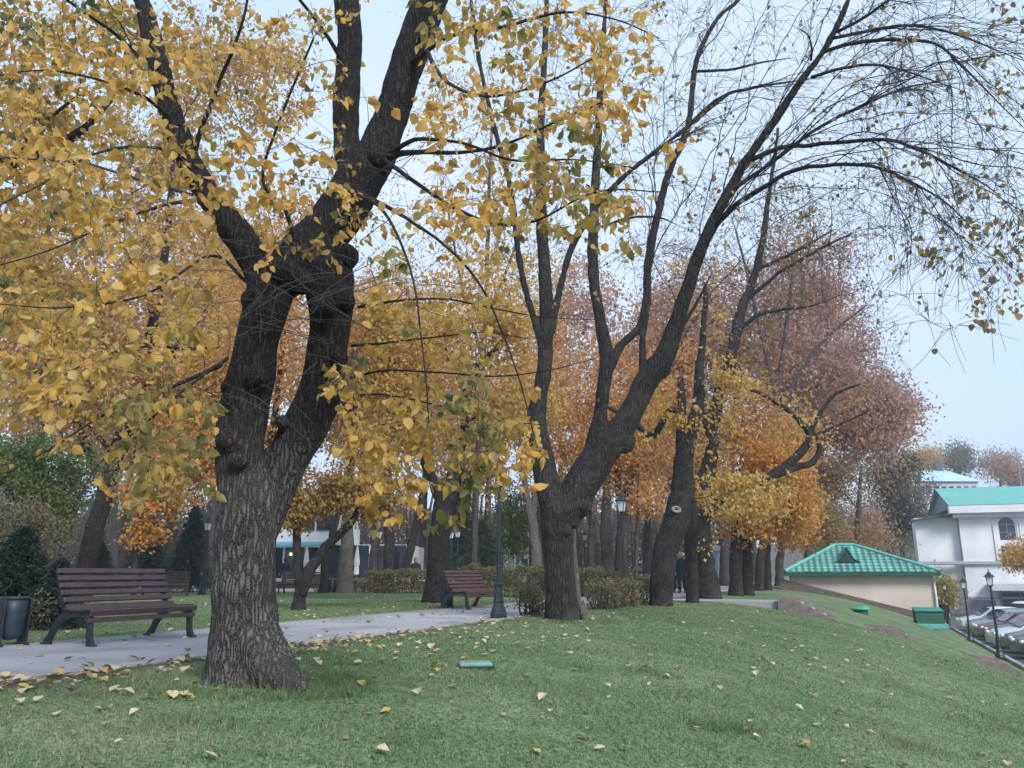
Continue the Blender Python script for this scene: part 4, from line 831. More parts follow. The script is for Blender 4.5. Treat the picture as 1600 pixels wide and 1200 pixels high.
# --- more crowns that close the view between the trunks
for px, Y, lm, bl, lab, sd in ((872, 66, 'leaf_rust_pink', [(870, 640, 90, 110, 1), (900, 500, 80, 100, .8)], 'rust pink crown showing in the fork of the second tree', 121), (1010, 68, 'leaf_rust_pink', [(1020, 600, 90, 120, 1), (980, 720, 70, 60, .8)], 'rust pink tree behind the leaning third trunk', 122),
        (760, 60, 'leaf_tan', [(740, 700, 80, 90, 1), (790, 600, 90, 90, 1)], 'tan leaved tree behind the first lamp post', 123), (660, 64, 'leaf_rust_pink', [(650, 580, 100, 110, 1), (560, 520, 90, 90, .8)], 'pinkish tree far behind the tree at the far bench', 124),
        (455, 62, 'leaf_tan', [(470, 560, 100, 130, 1), (420, 430, 110, 110, 1)], 'tan tree far behind the small twisted tree', 125), (330, 58, 'leaf_tan', [(310, 560, 110, 130, 1), (330, 400, 110, 120, 1)], 'tan tree far behind the far lamp post', 126),
        (90, 56, 'leaf_tan', [(90, 620, 130, 90, 1), (60, 500, 110, 100, .7)], 'tan tree far behind the light green bush tree', 127), (1085, 66, 'leaf_orange', [(1085, 740, 70, 80, 1), (1060, 680, 60, 60, .6)], 'orange tree far behind the slim straight trunk', 128),
        (215, 60, 'leaf_yellow', [(210, 680, 90, 70, 1), (200, 560, 100, 90, 1)], 'yellow tree far behind the close pair of thin trunks', 129)):
    tree('maple_tree', lab, 'tree', Y, [(px, 908, 15), (px, 850, 13), (px + 3, 780, 10), (px + 5, 680, 7)], [], bl, 220, dict(n=12000, size=.26, spread=.8, patchy=.1, bias=.25), B_FAR, MATS[lm], sd, 'trees closing the view beyond the trunks')
# --- the wood that closes the park far behind: one mass
def far_wood():
    rng = np.random.default_rng(77); mb = MB(); n = 110000
    x = rng.uniform(-95, 26, n); y = rng.uniform(84, 120, n); top = 8.5 + 3.5 * np.array([mnoise.noise((v * .09, w * .05, 0)) for v, w in zip(x, y)]) + 2.5 * np.array([mnoise.noise((v * .4, w * .1, 5)) for v, w in zip(x, y)])
    z = top * rng.random(n) ** .8; leaves(mb, np.stack([x, y, z], 1), rng.normal(size=(n, 3)), rng.uniform(.25, .55, n), rng)
    tag(mb.build('distant_woods', leafmat('leaf_woods', [(.12, .10, .075), (.2, .15, .1), (.16, .13, .1), (.13, .14, .085)], [(.26, .17, .1), (.2, .14, .11)], .06)), kind='stuff')
    m = 260; xs = rng.uniform(-95, 26, m); ys = rng.uniform(82, 90, m); mt = MB(); mt.tubes(np.stack([np.stack([xs, ys, 0 * xs - .2], 1), np.stack([xs + rng.normal(size=m) * .3, ys, 0 * xs + 4], 1), np.stack([xs + rng.normal(size=m) * .8, ys, 0 * xs + 9], 1)], 1), np.array([[.2, .16, .08]]).repeat(m, 0) * rng.uniform(.5, 1.3, (m, 1)), 6)
    tag(mt.build('distant_trunks', B_FAR), kind='stuff')
far_wood()
# --- far trees over the white building
for px, py, rx, ry, lm, lab, sd in ((1497, 715, 24, 26, 'leaf_sage', 'grey green round tree on the hill above the blue roof', 81), (1563, 728, 30, 26, 'leaf_rust_pink', 'pinkish tree on the hill right of the blue roof', 82), (1448, 718, 20, 22, 'leaf_tan', 'thin tan tree on the hill left of the blue roof', 83), (1592, 745, 16, 18, 'leaf_rust_pink', 'pinkish tree at the foot of the mast on the hill', 84)):
    tree('round_tree', lab, 'tree', 185, [(px, 900, 6), (px, 800, 5), (px + 1, 740, 3)], [], [(px, py, rx, ry, 1)], 160, dict(n=3600, size=.42, spread=1.3), B_FAR, MATS[lm], sd, 'trees on the hill')
tree('small_tree', 'yellow tree at the right edge before the white building', 'tree', 70, [(1618, 985, 8), (1617, 930, 7), (1614, 880, 5)], [], [(1610, 868, 30, 34, 1), (1585, 875, 14, 12, .3)], 120, dict(n=3600, size=.2, spread=.45), B_MID, L_YEL, 85)
tree('linden_tree', 'orange leaved tree seen through the gap of the forked trunk', 'tree', 27.5, [(404, 935, 26), (404, 890, 22), (408, 820, 20), (416, 740, 16), (430, 640, 11), (445, 520, 7)], [[(412, 780, 11), (450, 700, 8), (500, 620, 5)], [(414, 760, 10), (360, 690, 8), (320, 600, 5)]],
     [(450, 560, 110, 120, 2), (370, 690, 90, 80, 1.2), (520, 680, 80, 70, 1.2), (560, 560, 80, 90, 1), (440, 380, 120, 110, 1)], 300, dict(n=14000, size=.13, spread=.4, patchy=.2, bias=.2), B_MID, L_ORG, 86, BG)
tree('linden_tree', 'slim tree left of the first lamp, thin trunk and sparse leaves high up', 'tree', 33, [(738, 928, 14), (740, 880, 12), (744, 760, 11), (752, 620, 10), (760, 460, 8), (764, 320, 6), (768, 180, 4)], [[(754, 560, 6), (720, 440, 4), (700, 330, 3)], [(758, 500, 6), (800, 400, 4), (830, 300, 3)]],
     [(720, 330, 110, 170, 1.6), (640, 400, 90, 120, 1), (830, 420, 80, 120, 1), (700, 120, 120, 110, .7)], 420, dict(n=5000, size=.12, spread=.35, patchy=.2), B_FAR, L_YEL, 87, BG)

# ------------------------------------------------ evergreens, bushes, hedges
def conifer(name, label, px, Y, h, r, seed, n=900, group=None, lm=L_FIR, droop=.35):
    rng = np.random.default_rng(seed); x = P(px, 900, Y)[0]; base = (x, Y, tz(x, Y))
    root = thing(name, label, 'conifer', base, group=group)
    tb = MB(); tb.tubes(np.array([[0, 0, -.1], [0, 0, h * .5], [0, 0, h * .97]]), np.array([.035 * h * .6 + .03, .02 * h + .02, .01]), 8); tb.build('trunk', B_MID, root, smooth=True)
    zc = h * (.05 + .93 * rng.random(n) ** 1.25); ang = rng.random(n) * 6.283
    rad = r * (1 - zc / h) ** .8 * (0.72 + .28 * np.sin(ang * 3 + seed) * rng.random(n) + .2 * rng.random(n))
    d = np.stack([np.cos(ang), np.sin(ang), np.full(n, -droop * .2) + rng.normal(size=n) * .1], 1)
    t = np.linspace(0, 1, 5)[None, :, None]; p0 = np.stack([0 * zc, 0 * zc, zc + .12 * rad], 1)
    B = p0[:, None] + d[:, None] * rad[:, None, None] * t; B[:, :, 2] -= (droop * rad[:, None] * (t[..., 0] ** 2)) - .10 * rad[:, None] * t[..., 0] ** 4
    bb = MB(); bb.tubes(B, np.linspace(.012, .004, 5)[None].repeat(n, 0), 3); bb.build('branches', B_TWIG, root)
    k = 34; own = np.repeat(np.arange(n), k); tt = rng.uniform(.25, 1, n * k) * 3.999; i = tt.astype(int); fr = (tt - i)[:, None]
    pos = B[own, i] * (1 - fr) + B[own, i + 1] * fr + rng.normal(size=(n * k, 3)) * .02 * h ** .5
    dr = unit(B[own, i + 1] - B[own, i]) * .6 + rng.normal(size=(n * k, 3)) * .6
    cb = MB(); leaves(cb, pos, dr, rng.uniform(.07, .15, n * k) * (.6 + .1 * h), rng, wide=.42); cb.build('crown', lm, root)
    return root
conifer('yew_bush', 'dark evergreen bush behind the near bin, drooping dense needles', 30, 13.6, 1.6, 1.25, 91, 560)
conifer('yew_bush', 'low dark evergreen between the bin and the near bench', 94, 13.2, 1.05, .7, 92, 340)
conifer('spruce_tree', 'blue green spruce standing between the thin trunk pair and the brown trunk', 228, 40, 3.6, 2.0, 93, 420, 'spruces beyond the lawn')
conifer('spruce_tree', 'dark spruce left of the far lamp post by the forked tree', 296, 38, 4.0, 1.7, 94, 420, 'spruces beyond the lawn')
conifer('spruce_tree', 'tall narrow blue spruce over the far bench and bin', 716, 52, 8.2, 2.0, 95, 520, 'spruces beyond the lawn')
conifer('spruce_tree', 'broad dark spruce between the far bench and the first lamp', 752, 42, 3.6, 2.5, 96, 520, 'spruces beyond the lawn')
conifer('spruce_tree', 'dark evergreen mass at the far left behind the bench', 150, 34, 2.2, 1.6, 97, 380, 'spruces beyond the lawn')
def shrub(name, label, blobs, Y, n, leaf, lm, seed, stems=14, group=None, cat='bush'):
    rng = np.random.default_rng(seed); b0 = blobs[0]; x = P(b0[0], 900, Y)[0]; base = np.array([x, Y, tz(x, Y)])
    root = thing(name, label, cat, base, group=group)
    tg = blob_points(blobs, Y, 160, rng) - base; tg[:, 2] = np.maximum(tg[:, 2], .15)
    st = []
    for k in range(stems):
        a = rng.random() * 6.28; e = tg[rng.integers(len(tg))]; s = np.array([math.cos(a) * .15, math.sin(a) * .15, -.05])
        st.append(spline(np.array([[*s, .03], [*(s * .6 + e * .4 + rng.normal(size=3) * .08), .02], [*e, .008]]), 4))
    mb = MB()
    for l in st: mb.tubes(l[:, :3], l[:, 3], 5)
    Bp, Br = grow(nodes_of(st), tg, rng, tip=.004, rbase=.006, rk=.005); mb.tubes(Bp, Br, 3); mb.build('stems', B_TWIG, root)
    own = rng.integers(0, len(tg), n); pos = tg[own] + rng.normal(size=(n, 3)) * leaf * 2.4
    pos[:, 2] = np.maximum(pos[:, 2], .05)
    lb = MB(); leaves(lb, pos, rng.normal(size=(n, 3)) + np.array([0, 0, -.3]), rng.uniform(.6, 1.3, n) * leaf, rng); lb.build('foliage', lm, root); return root
shrub('green_bush', 'large light green bush tree at the left edge above the dark evergreen', [(60, 735, 120, 50, 2), (0, 740, 90, 60, 1.4), (85, 790, 55, 40, .8)], 26, 20000, .1, L_GRN, 101, 10)
shrub('brown_bush', 'brown half bare bush under the light green one at the left', [(45, 825, 70, 42, 2), (0, 810, 70, 50, 1)], 24, 9500, .07, L_BROWN, 102, 30)
shrub('green_bush', 'green leafy tree between the first lamp and the second tree', [(805, 800, 36, 45, 1), (800, 840, 40, 25, 1)], 50, 6000, .16, L_GRN, 103, 8)
shrub('low_bush', 'dull brown low bush at the foot of the evergreen by the near bench', [(62, 955, 30, 18, 1)], 12.9, 700, .045, L_BROWN, 104, 10)
shrub('pruned_bush', 'small pruned bush with bare thin stems beside the second tree', [(827, 935, 22, 17, 1), (845, 945, 12, 16, .5)], 17.0, 1500, .045, L_HEDGE, 105, 26)
shrub('round_bush', 'clipped round yellowish bush in front of the dark trunks', [(934, 898, 9, 9, 1)], 46, 1200, .08, L_HEDGE, 106, 5)
shrub('yellow_bush', 'yellow green bush behind the lamp posts at the white building', [(1470, 925, 22, 26, 1)], 75, 5000, .2, leafmat('leaf_lime', [(.30, .26, .07), (.42, .36, .11), (.36, .3, .08)]), 107, 8)
def hedge(label, a, b, w, h, n, leaf, seed, lm=L_HEDGE, group=None):
    rng = np.random.default_rng(seed); a = np.array(a, float); b = np.array(b, float); L = np.linalg.norm(b - a); d = (b - a) / L; nn = np.array([-d[1], d[0]])
    root = thing('hedge', label, 'hedge', (*a, tz(*a)), group=group)
    t = rng.random(n) * L; q = rng.uniform(-1, 1, (n, 2)); edge = rng.random(n) < .5
    ax = rng.integers(0, 2, n); q[edge & (ax == 0), 0] = np.sign(q[edge & (ax == 0), 0]); q[edge & (ax == 1), 1] = np.abs(q[edge & (ax == 1), 1]) ** .15
    q *= (1 + rng.normal(size=(n, 1)) * .05)
    lump = np.array([1 + .16 * mnoise.noise((v * .9 + seed, 0, 0)) + .12 * mnoise.noise((v * 2.7 + seed, 4, 0)) for v in t])
    p = a[None] + t[:, None] * d + (q[:, 0] * w / 2 * lump)[:, None] * nn; z = (.54 + .46 * q[:, 1]) * h * lump
    pos = np.column_stack([p - a, z])
    mb = MB(); leaves(mb, pos, rng.normal(size=(n, 3)), rng.uniform(.6, 1.3, n) * leaf, rng); mb.build('foliage', lm, root)
    m = int(L * 22); tt = rng.random(m) * L; sd = rng.uniform(-.35, .35, m) * w
    p0 = np.column_stack([tt[:, None] * d + sd[:, None] * nn, np.full(m, -.05)]); p1 = p0 + rng.normal(size=(m, 3)) * [.12, .12, .05] + [0, 0, h * .9]
    sb = MB(); sb.tubes(np.stack([p0, (p0 + p1) / 2 + rng.normal(size=(m, 3)) * .03, p1], 1), np.array([[.014, .011, .006]]).repeat(m, 0), 4); sb.build('stems', B_TWIG, root)
h0, h1 = xy(.55, 4.6), xy(.45, 8.6)
hedge('leafy hedge on the path edge behind the second tree, yellowing in the middle', h0, h1, .75, .64, 5200, .06, 111)
hedge('clipped hedge behind the far bench', (-2.0, 31), (3.2, 30.2), 1.1, 1.05, 9000, .07, 112)
hedge('clipped hedge between the bench tree and the dark upright trunk', (-6.4, 36.2), (-3.4, 35.6), 1.0, .95, 6000, .075, 113)
hedge('low broken hedge in front of the white terrace wall', (-9.0, 37.4), (-5.9, 37.0), .7, .6, 2400, .075, 114)
hedge('dark green clipped hedge right of the first lamp', (1.0, 34.2), (5.0, 33.4), 1.0, .9, 6000, .075, 115, L_GRN)
hedge('long low hedge beyond the path at the dark trunks', (3.2, 47.5), (9.6, 46.2), 1.2, .7, 7000, .1, 116)
# ---------------------------------------------------------------- street furniture
M_IRON = mat('cast_iron', (0.030, 0.036, 0.042), 0.5, 0.3, var=.3, bump=.2); M_LAMP = mat('lamp_paint', (0.016, 0.028, 0.032), 0.45, 0.2, var=.3, bump=.1)
M_SLAT = mat('bench_paint', (0.070, 0.040, 0.045), 0.5, var=.22, scale=9, bump=.25, bscale=70); M_SLAT2 = mat('bench_wood', (0.10, 0.05, 0.042), 0.55, var=.22, scale=9, bump=.25, bscale=70)
M_LGLASS = mat('lamp_glass', (0.62, 0.66, 0.70), 0.25, var=.06, bump=0)
def sweep_rect(mb, pts2, xw, th, x0):
    """bar of width xw (along x) and thickness th following (y,z) points"""
    p = spline(np.array([[0, a, b, .01] for a, b in pts2]), 5)[:, :3]; t = unit(np.gradient(p, axis=0)); nrm = np.stack([0 * t[:, 0], -t[:, 2], t[:, 1]], 1)
    n = len(p); th = np.interp(np.linspace(0, 1, n), np.linspace(0, 1, len(th)), th) if hasattr(th, '__len__') else np.full(n, th)
    V = np.zeros((n, 4, 3))
    for k, (a, b) in enumerate(((-1, -1), (1, -1), (1, 1), (-1, 1))): V[:, k] = p + np.array([x0 + a * xw / 2, 0, 0]) + nrm * (b * th / 2)[:, None]
    i = np.arange(n - 1)[:, None] * 4; j = np.arange(4)[None]; j2 = (j + 1) % 4
    mb.add(V, np.stack([i + j, i + j2, i + 4 + j2, i + 4 + j], -1).reshape(-1, 4)); b0 = mb.n - 4 * n
    mb.f.append(np.array([[b0 + 3, b0 + 2, b0 + 1, b0]])); mb.f.append(np.array([[mb.n - 4, mb.n - 3, mb.n - 2, mb.n - 1]]))
def bench(label, loc, rz, L=1.7, msl=None, group='slatted park benches'):
    r = thing('park_bench', label, 'bench', loc, rz, group)
    for sx in (-1, 1):
        m = MB(); x0 = sx * (L / 2 - .06)
        sweep_rect(m, [(-.40, .0), (-.34, .1), (-.27, .22), (-.14, .335), (.04, .375), (.2, .37), (.30, .335), (.33, .22), (.34, .1), (.385, 0)], .055, [.10, .07, .075, .09, .08, .075, .085, .06, .06, .09], x0)
        sweep_rect(m, [(-.08, .36), (-.16, .47), (-.22, .6), (-.28, .74), (-.345, .88)], .05, [.08, .065, .055, .05, .045], x0)
        m.box((x0, -.41, .012), (.07, .15, .024), bev=.006); m.box((x0, .39, .012), (.07, .13, .024), bev=.006)
        m.build('side_frame', M_IRON, r)
    b = MB()
    for k in range(6):
        t = k / 5; y = -.085 - .235 * t - .02 * math.sin(t * 3.1); z = .445 + .435 * t
        b.box((0, y + .03, z), (L, .032, .066), rx=math.radians(24), bev=.006)
    b.build('backrest', msl or M_SLAT, r); s = MB()
    for k in range(5): s.box((0, -.06 + k * .088, .425 - .012 * math.sin(k / 4 * 3.1)), (L, .076, .032), bev=.006)
    s.box((0, .375, .385), (L, .034, .075), rx=math.radians(-18), bev=.006); s.box((0, .352, .30), (L, .03, .06), bev=.006)
    s.build('seat', msl or M_SLAT, r); return r
RZ_PATH = math.atan2(PN[1], PN[0]) - math.pi / 2           # local +Y faces across the path, to the lawn
def gpt(px, py): return G(px, py)
a, b = G(140, 1012), G(300, 997); c1 = (a + b) / 2; Lb = float(np.linalg.norm(b - a)) + .12
bc = xy(su(c1[0], c1[1])[0] - .385, su(c1[0], c1[1])[1])
bench('near dark maroon slatted bench on the paved path, left of the forked tree', (bc[0], bc[1], .012), RZ_PATH, Lb)
b2 = G(737, 951); bench('far red brown slatted bench beside the lamp post, end on to the path', (b2[0], b2[1], .012), RZ_PATH + math.radians(-4), 1.7, M_SLAT2)
b3 = P(262, 925, 31.5); bench('bench seen from behind over the end of the near bench', (b3[0] - .1, 31.5, 0), math.radians(200), 1.7)
b4 = P(470, 926, 36); bench('dark bench behind the small twisted tree, facing away', (b4[0], 36, 0), math.radians(176), 1.9)
def bin_(label, loc, rz, group='park litter bins'):
    r = thing('litter_bin', label, 'bin', loc, rz, group)
    m = MB(); m.lathe([(.02, .07), (.08, .075), (.14, .10), (.168, .16), (.175, .4), (.18, .56), (.168, .56), (.16, .3), (.02, .26)], n=20, cap=False); m.build('bucket', mat('bin_paint', (.028, .045, .062), .5, .2, var=.3), r, smooth=True)
    m = MB()
    for z in (.565,):
        m.lathe([(.172, z - .012), (.196, z - .008), (.2, z + .012), (.185, z + .022), (.17, z + .012)], n=20, cap=False)
    m.build('rim', M_IRON, r, smooth=True)
    for sx in (-1, 1):
        m = MB(); m.box((sx * .205, 0, .28), (.028, .22, .55), bev=.008); m.box((sx * .205, 0, .015), (.05, .30, .03), bev=.008); m.box((sx * .188, 0, .44), (.03, .05, .05)); m.build('support', M_IRON, r)
    return r
q = G(13, 1011); bn = bin_('near blue black litter bin at the left edge, beside the evergreen bush', (q[0], q[1], .012), RZ_PATH)
bn.scale = (.8, .82, .98); q = G(698, 950)
for lab, loc in (('black litter bin standing against the end of the far bench', (q[0], q[1], .012)), ('dark bin by the grey trunk at the gravel walk', (*P(518, 924, 36.5)[:2], 0))):
    n = copy_tree(bn); n.location = loc; n['label'] = lab
def lamp(label, loc, H=3.25, glass=None, group='iron lamp posts along the path'):
    r = thing('lamp_post', label, 'lamp post', loc, 0.3, group); k = H / 3.25
    m = MB(); m.lathe([(.17, -.05), (.17, .10), (.155, .13), (.15, .16), (.115, .24), (.10, .30), (.112, .33), (.10, .36), (.085, .50), (.072, .60), (.09, .63), (.092, .66), (.07, .69), (.062, .78)], n=8); m.build('base', M_LAMP, r)
    m = MB(); m.lathe([(.05, .77), (.047, .95), (.058, .97), (.058, 1.0), (.045, 1.02), (.042, 1.6), (.05, 1.61), (.05, 1.64), (.04, 1.65), (.034, H - .72), (.045, H - .71), (.045, H - .68), (.032, H - .66)], n=12); m.build('pole', M_LAMP, r, smooth=False)
    f = MB(); z0 = H - .66
    f.lathe([(.03, z0), (.10, z0 + .03), (.105, z0 + .05), (.06, z0 + .06)], n=8)
    for j in range(4):
        a = j * math.pi / 2; f.tubes(np.array([[.10 * math.cos(a), .10 * math.sin(a), z0 + .05], [.165 * math.cos(a), .165 * math.sin(a), z0 + .36]]), np.array([.009, .009]), 4)
    f.lathe([(.19, z0 + .355), (.195, z0 + .375), (.12, z0 + .43), (.075, z0 + .455), (.075, z0 + .485), (.04, z0 + .52), (.015, z0 + .56), (.022, z0 + .585), (.004, z0 + .65)], n=8, a0=math.pi / 8)
    fr = f.build('lantern', M_LAMP, r)
    g = MB(); g.lathe([(.09, z0 + .055), (.15, z0 + .352)], n=4); g.build('glass', M_LGLASS, fr); return r
LP = lamp('tall green black lamp post at the path edge, left of the second tree', (*G(779, 967)[:2], 0), 3.2)
def lamp_copy(lab, loc, sc=1.0, group=None):
    n = copy_tree(LP); n.location = tuple(float(v) for v in loc); n.scale = (sc, sc, sc); n['label'] = lab
    if group: n['group'] = group
    return n
x2 = P(975, 905, 23.0); lamp_copy('lamp post rising behind the yellowing hedge before dark trunks', (x2[0], 23.0, 0))
for px, Y, lab in ((318, 33.3, 'lamp post in the gap left of the forked trunk'), (704, 41, 'small lamp before the spruces, left one of two close together'), (714, 47, 'small lamp before the spruces, right one of two close together'), (828, 47.5, 'small lamp against the grey trunk left of the second tree'), (915, 52, 'small lamp seen just right of the second tree'), (590, 40, 'lamp post at the white terrace behind the dark trunks')):
    x = P(px, 900, Y)[0]; lamp_copy(lab, (x, Y, 0), 1.0 if Y < 45 else 1.12)
for px, py, Y, top, lab in ((1563, 1012, 0, 888, 'nearest parking lamp post, tallest at the right edge'), (1517, 985, 43.5, 900, 'second parking lamp post, in front of the parked cars'), (1484, 975, 55, 907, 'third parking lamp post, before the yellow bush'), (1468, 970, 63, 909, 'parking lamp post nearest the drainpipe of the green roofed building')):
    p = on_line(10.7, px); Y = p[1]; z = p[2]; zt = P(px, top, Y)[2]
    lamp_copy(lab, (p[0], p[1], z), (zt - z) / 3.2, 'lamp posts at the parking lot')

# ---------------------------------------------------------------- buildings
def wallmat(name, col, bumps=30): return mat(name, col, .85, var=.14, scale=.35, bump=.25, bscale=bumps)
M_WHITE = wallmat('white_render', (.70, .71, .73)); M_CREAM = wallmat('cream_render', (.53, .45, .41)); M_BROWN = mat('brown_granite', (.115, .09, .085), .7, var=.35, scale=8)
M_DARKGL = mat('dark_glazing', (.03, .04, .055), .08, var=.3, scale=.6, bump=0); M_GREYS = mat('grey_shutter', (.2, .2, .22), .6, var=.12)
M_TEALR = mat('teal_sheet', (.10, .36, .32), .4, var=.10, scale=.5, bump=.1, bscale=3); M_DKGREEN = mat('dark_green_paint', (.006, .075, .045), .75, var=.2); M_BLUER = mat('blue_sheet_roof', (.40, .58, .72), .4, var=.08, scale=.4)
def tile_material():
    m, nt, b, out = newmat('green_roof_tile'); tcn = nt.nodes.new('ShaderNodeTexCoord'); sp = nt.nodes.new('ShaderNodeSeparateXYZ'); nt.links.new(tcn.outputs['Object'], sp.inputs[0])
    def sinw(sock, k):
        a = nt.nodes.new('ShaderNodeMath'); a.operation = 'MULTIPLY'; a.inputs[1].default_value = k; nt.links.new(sock, a.inputs[0])
        s = nt.nodes.new('ShaderNodeMath'); s.operation = 'SINE'; nt.links.new(a.outputs[0], s.inputs[0]); return s.outputs[0]
    ad = nt.nodes.new('ShaderNodeMath'); ad.operation = 'ADD'; nt.links.new(sinw(sp.outputs['X'], 19.0), ad.inputs[0]); nt.links.new(sinw(sp.outputs['Z'], 38.0), ad.inputs[1])
    r = ramp(nt, [(0.0, (.05, .22, .19)), (1.0, (.17, .44, .38))]); mr = nt.nodes.new('ShaderNodeMapRange'); mr.inputs['From Min'].default_value = -1.6; mr.inputs['From Max'].default_value = 1.4
    nt.links.new(ad.outputs[0], mr.inputs['Value']); nt.links.new(mr.outputs['Result'], r.inputs['Fac']); dn = nt.nodes.new('ShaderNodeTexNoise'); dn.inputs['Scale'].default_value = .9; dn.inputs['Detail'].default_value = 8; nt.links.new(tcn.outputs['Object'], dn.inputs['Vector'])
    dr = ramp(nt, [(.3, (.62, .60, .58)), (.7, (1.1, 1.1, 1.1))]); nt.links.new(dn.outputs['Fac'], dr.inputs['Fac']); dm = nt.nodes.new('ShaderNodeMix'); dm.data_type = 'RGBA'; dm.blend_type = 'MULTIPLY'; dm.inputs[0].default_value = 1; nt.links.new(r.outputs['Color'], dm.inputs[6]); nt.links.new(dr.outputs['Color'], dm.inputs[7])
    nt.links.new(dm.outputs[2], b.inputs['Base Color']); b.inputs['Roughness'].default_value = .4
    bp = nt.nodes.new('ShaderNodeBump'); bp.inputs['Strength'].default_value = .6; bp.inputs['Distance'].default_value = .08; nt.links.new(ad.outputs[0], bp.inputs['Height']); nt.links.new(bp.outputs['Normal'], b.inputs['Normal']); return m
def pavilion():
    Y = 45.0; e0, e1 = P(1226, 893, Y), P(1470, 893, Y); r0, r1 = P(1313, 853, Y + 2.6), P(1347, 853, Y + 2.6)
    o = np.array([(e0[0] + e1[0]) / 2, Y, tz(22, Y)]); root = thing('pavilion', 'low cream building half sunk in the slope under a green tiled hip roof', 'building', o)
    o = np.array([e0[0], Y, tz(22, Y)]); root.location = o; root.rotation_euler = (0, 0, math.radians(-18)); WX = lambda v: Y * (v - e0[0]) / (Y * .951 + .309 * v)
    ze = e0[2] - o[2]; zr = r0[2] - o[2]; xa, xb = 0.0, WX(e1[0]); ra, rb = xb * .37, xb * .50; D = 5.2
    m = MB(); V = [[xa, 0, ze], [xb, 0, ze], [xb, D, ze], [xa, D, ze], [ra, 2.6, zr], [rb, 2.6, zr]]
    m.polys(V, [[0, 1, 5, 4], [1, 2, 5], [2, 3, 4, 5], [3, 0, 4]]); rf = m.build('roof', tile_material(), root)
    m = MB()
    for a, b in ((V[0], V[4]), (V[1], V[5]), (V[4], V[5]), (V[2], V[5]), (V[3], V[4])): m.tubes(np.array([a, b], float) + [0, 0, .03], np.array([.09, .09]), 8)
    m.build('ridge_tiles', mat('ridge_green', (.12, .42, .36), .35, var=.1), rf, smooth=True)
    m = MB(); m.box(((xa + xb) / 2, .05, ze - .13), (xb - xa, .10, .2)); m.box((xb - .05, D / 2 + .06, ze - .13), (.1, D - .1, .2)); m.box((xa + .05, D / 2 + .06, ze - .13), (.1, D - .1, .2)); m.box(((xa + xb) / 2, D / 2 + .06, ze - .07), (xb - xa - .2, D - .1, .05)); m.build('eaves', M_DKGREEN, rf)
    # dormer vent with flared skirts
    dx = xb * .43; m = MB(); w, h = .62, .80
    yb = lambda z: 2.6 * (z - ze) / (zr - ze)
    z0 = ze + .5; prof = [(-w, 0), (-w * .62, .10), (-w * .34, .34), (0, h), (w * .34, .34), (w * .62, .10), (w, 0)]
    yf = yb(z0) - .12
    m.polys([[dx + a, yf, z0 + b] for a, b in prof], [list(range(7))]); Vt = []
    for a, b in prof: Vt += [[dx + a * 1.06, yf - .05, z0 + b * 1.03 + .03], [dx + a * 1.06, yb(z0 + b) + .3, z0 + b * 1.03 + .03]]
    dm = m.build('dormer_vent', mat('vent_green', (.005, .045, .035), .6), rf)
    m = MB(); m.polys(Vt, [[2 * k, 2 * k + 1, 2 * k + 3, 2 * k + 2] for k in range(6)]); m.build('dormer_cover', MATS['ridge_green'], rf)
    x0, x1 = .3, xb - .32
    m = MB(); m.box(((x0 + x1) / 2, D / 2 + .1, ze / 2 - .6), (x1 - x0, D - .8, ze + 1.0)); m.build('wall', M_CREAM, root)
    g0, g1, g2, g3 = P(1216, 904, Y + .42), P(1432, 956, Y + .42), P(1432, 970, Y + .42), P(1216, 914, Y + .42); m = MB()
    m.prism([[WX(g[0]), .34, g[2] - o[2] - dz] for g, dz in ((g0, 0), (g1, -.08), (g2, .8), (g3, .8))], (0, .25, 0)); m.build('plinth', M_BROWN, root)
    m = MB(); xd = x1 + .02; m.tubes(spline(np.array([[xb - .06, .1, ze - .16, .05], [xb - .08, .1, ze - .3, .05], [xd, .42, ze - .55, .05], [xd, .42, ze - 1.2, .05], [xd, .42, .0, .05]]), 4)[:, :3], np.full(17, .06), 8); m.build('drainpipe', mat('pipe_white', (.6, .62, .6), .5), root, smooth=True)
pavilion()
def arch_poly(cx, y, z0, w, zs, n=12): return [[cx - w, y, z0], [cx + w, y, z0]] + [[cx + w * math.cos(a), y, zs + w * math.sin(a)] for a in np.linspace(0, math.pi, n)]
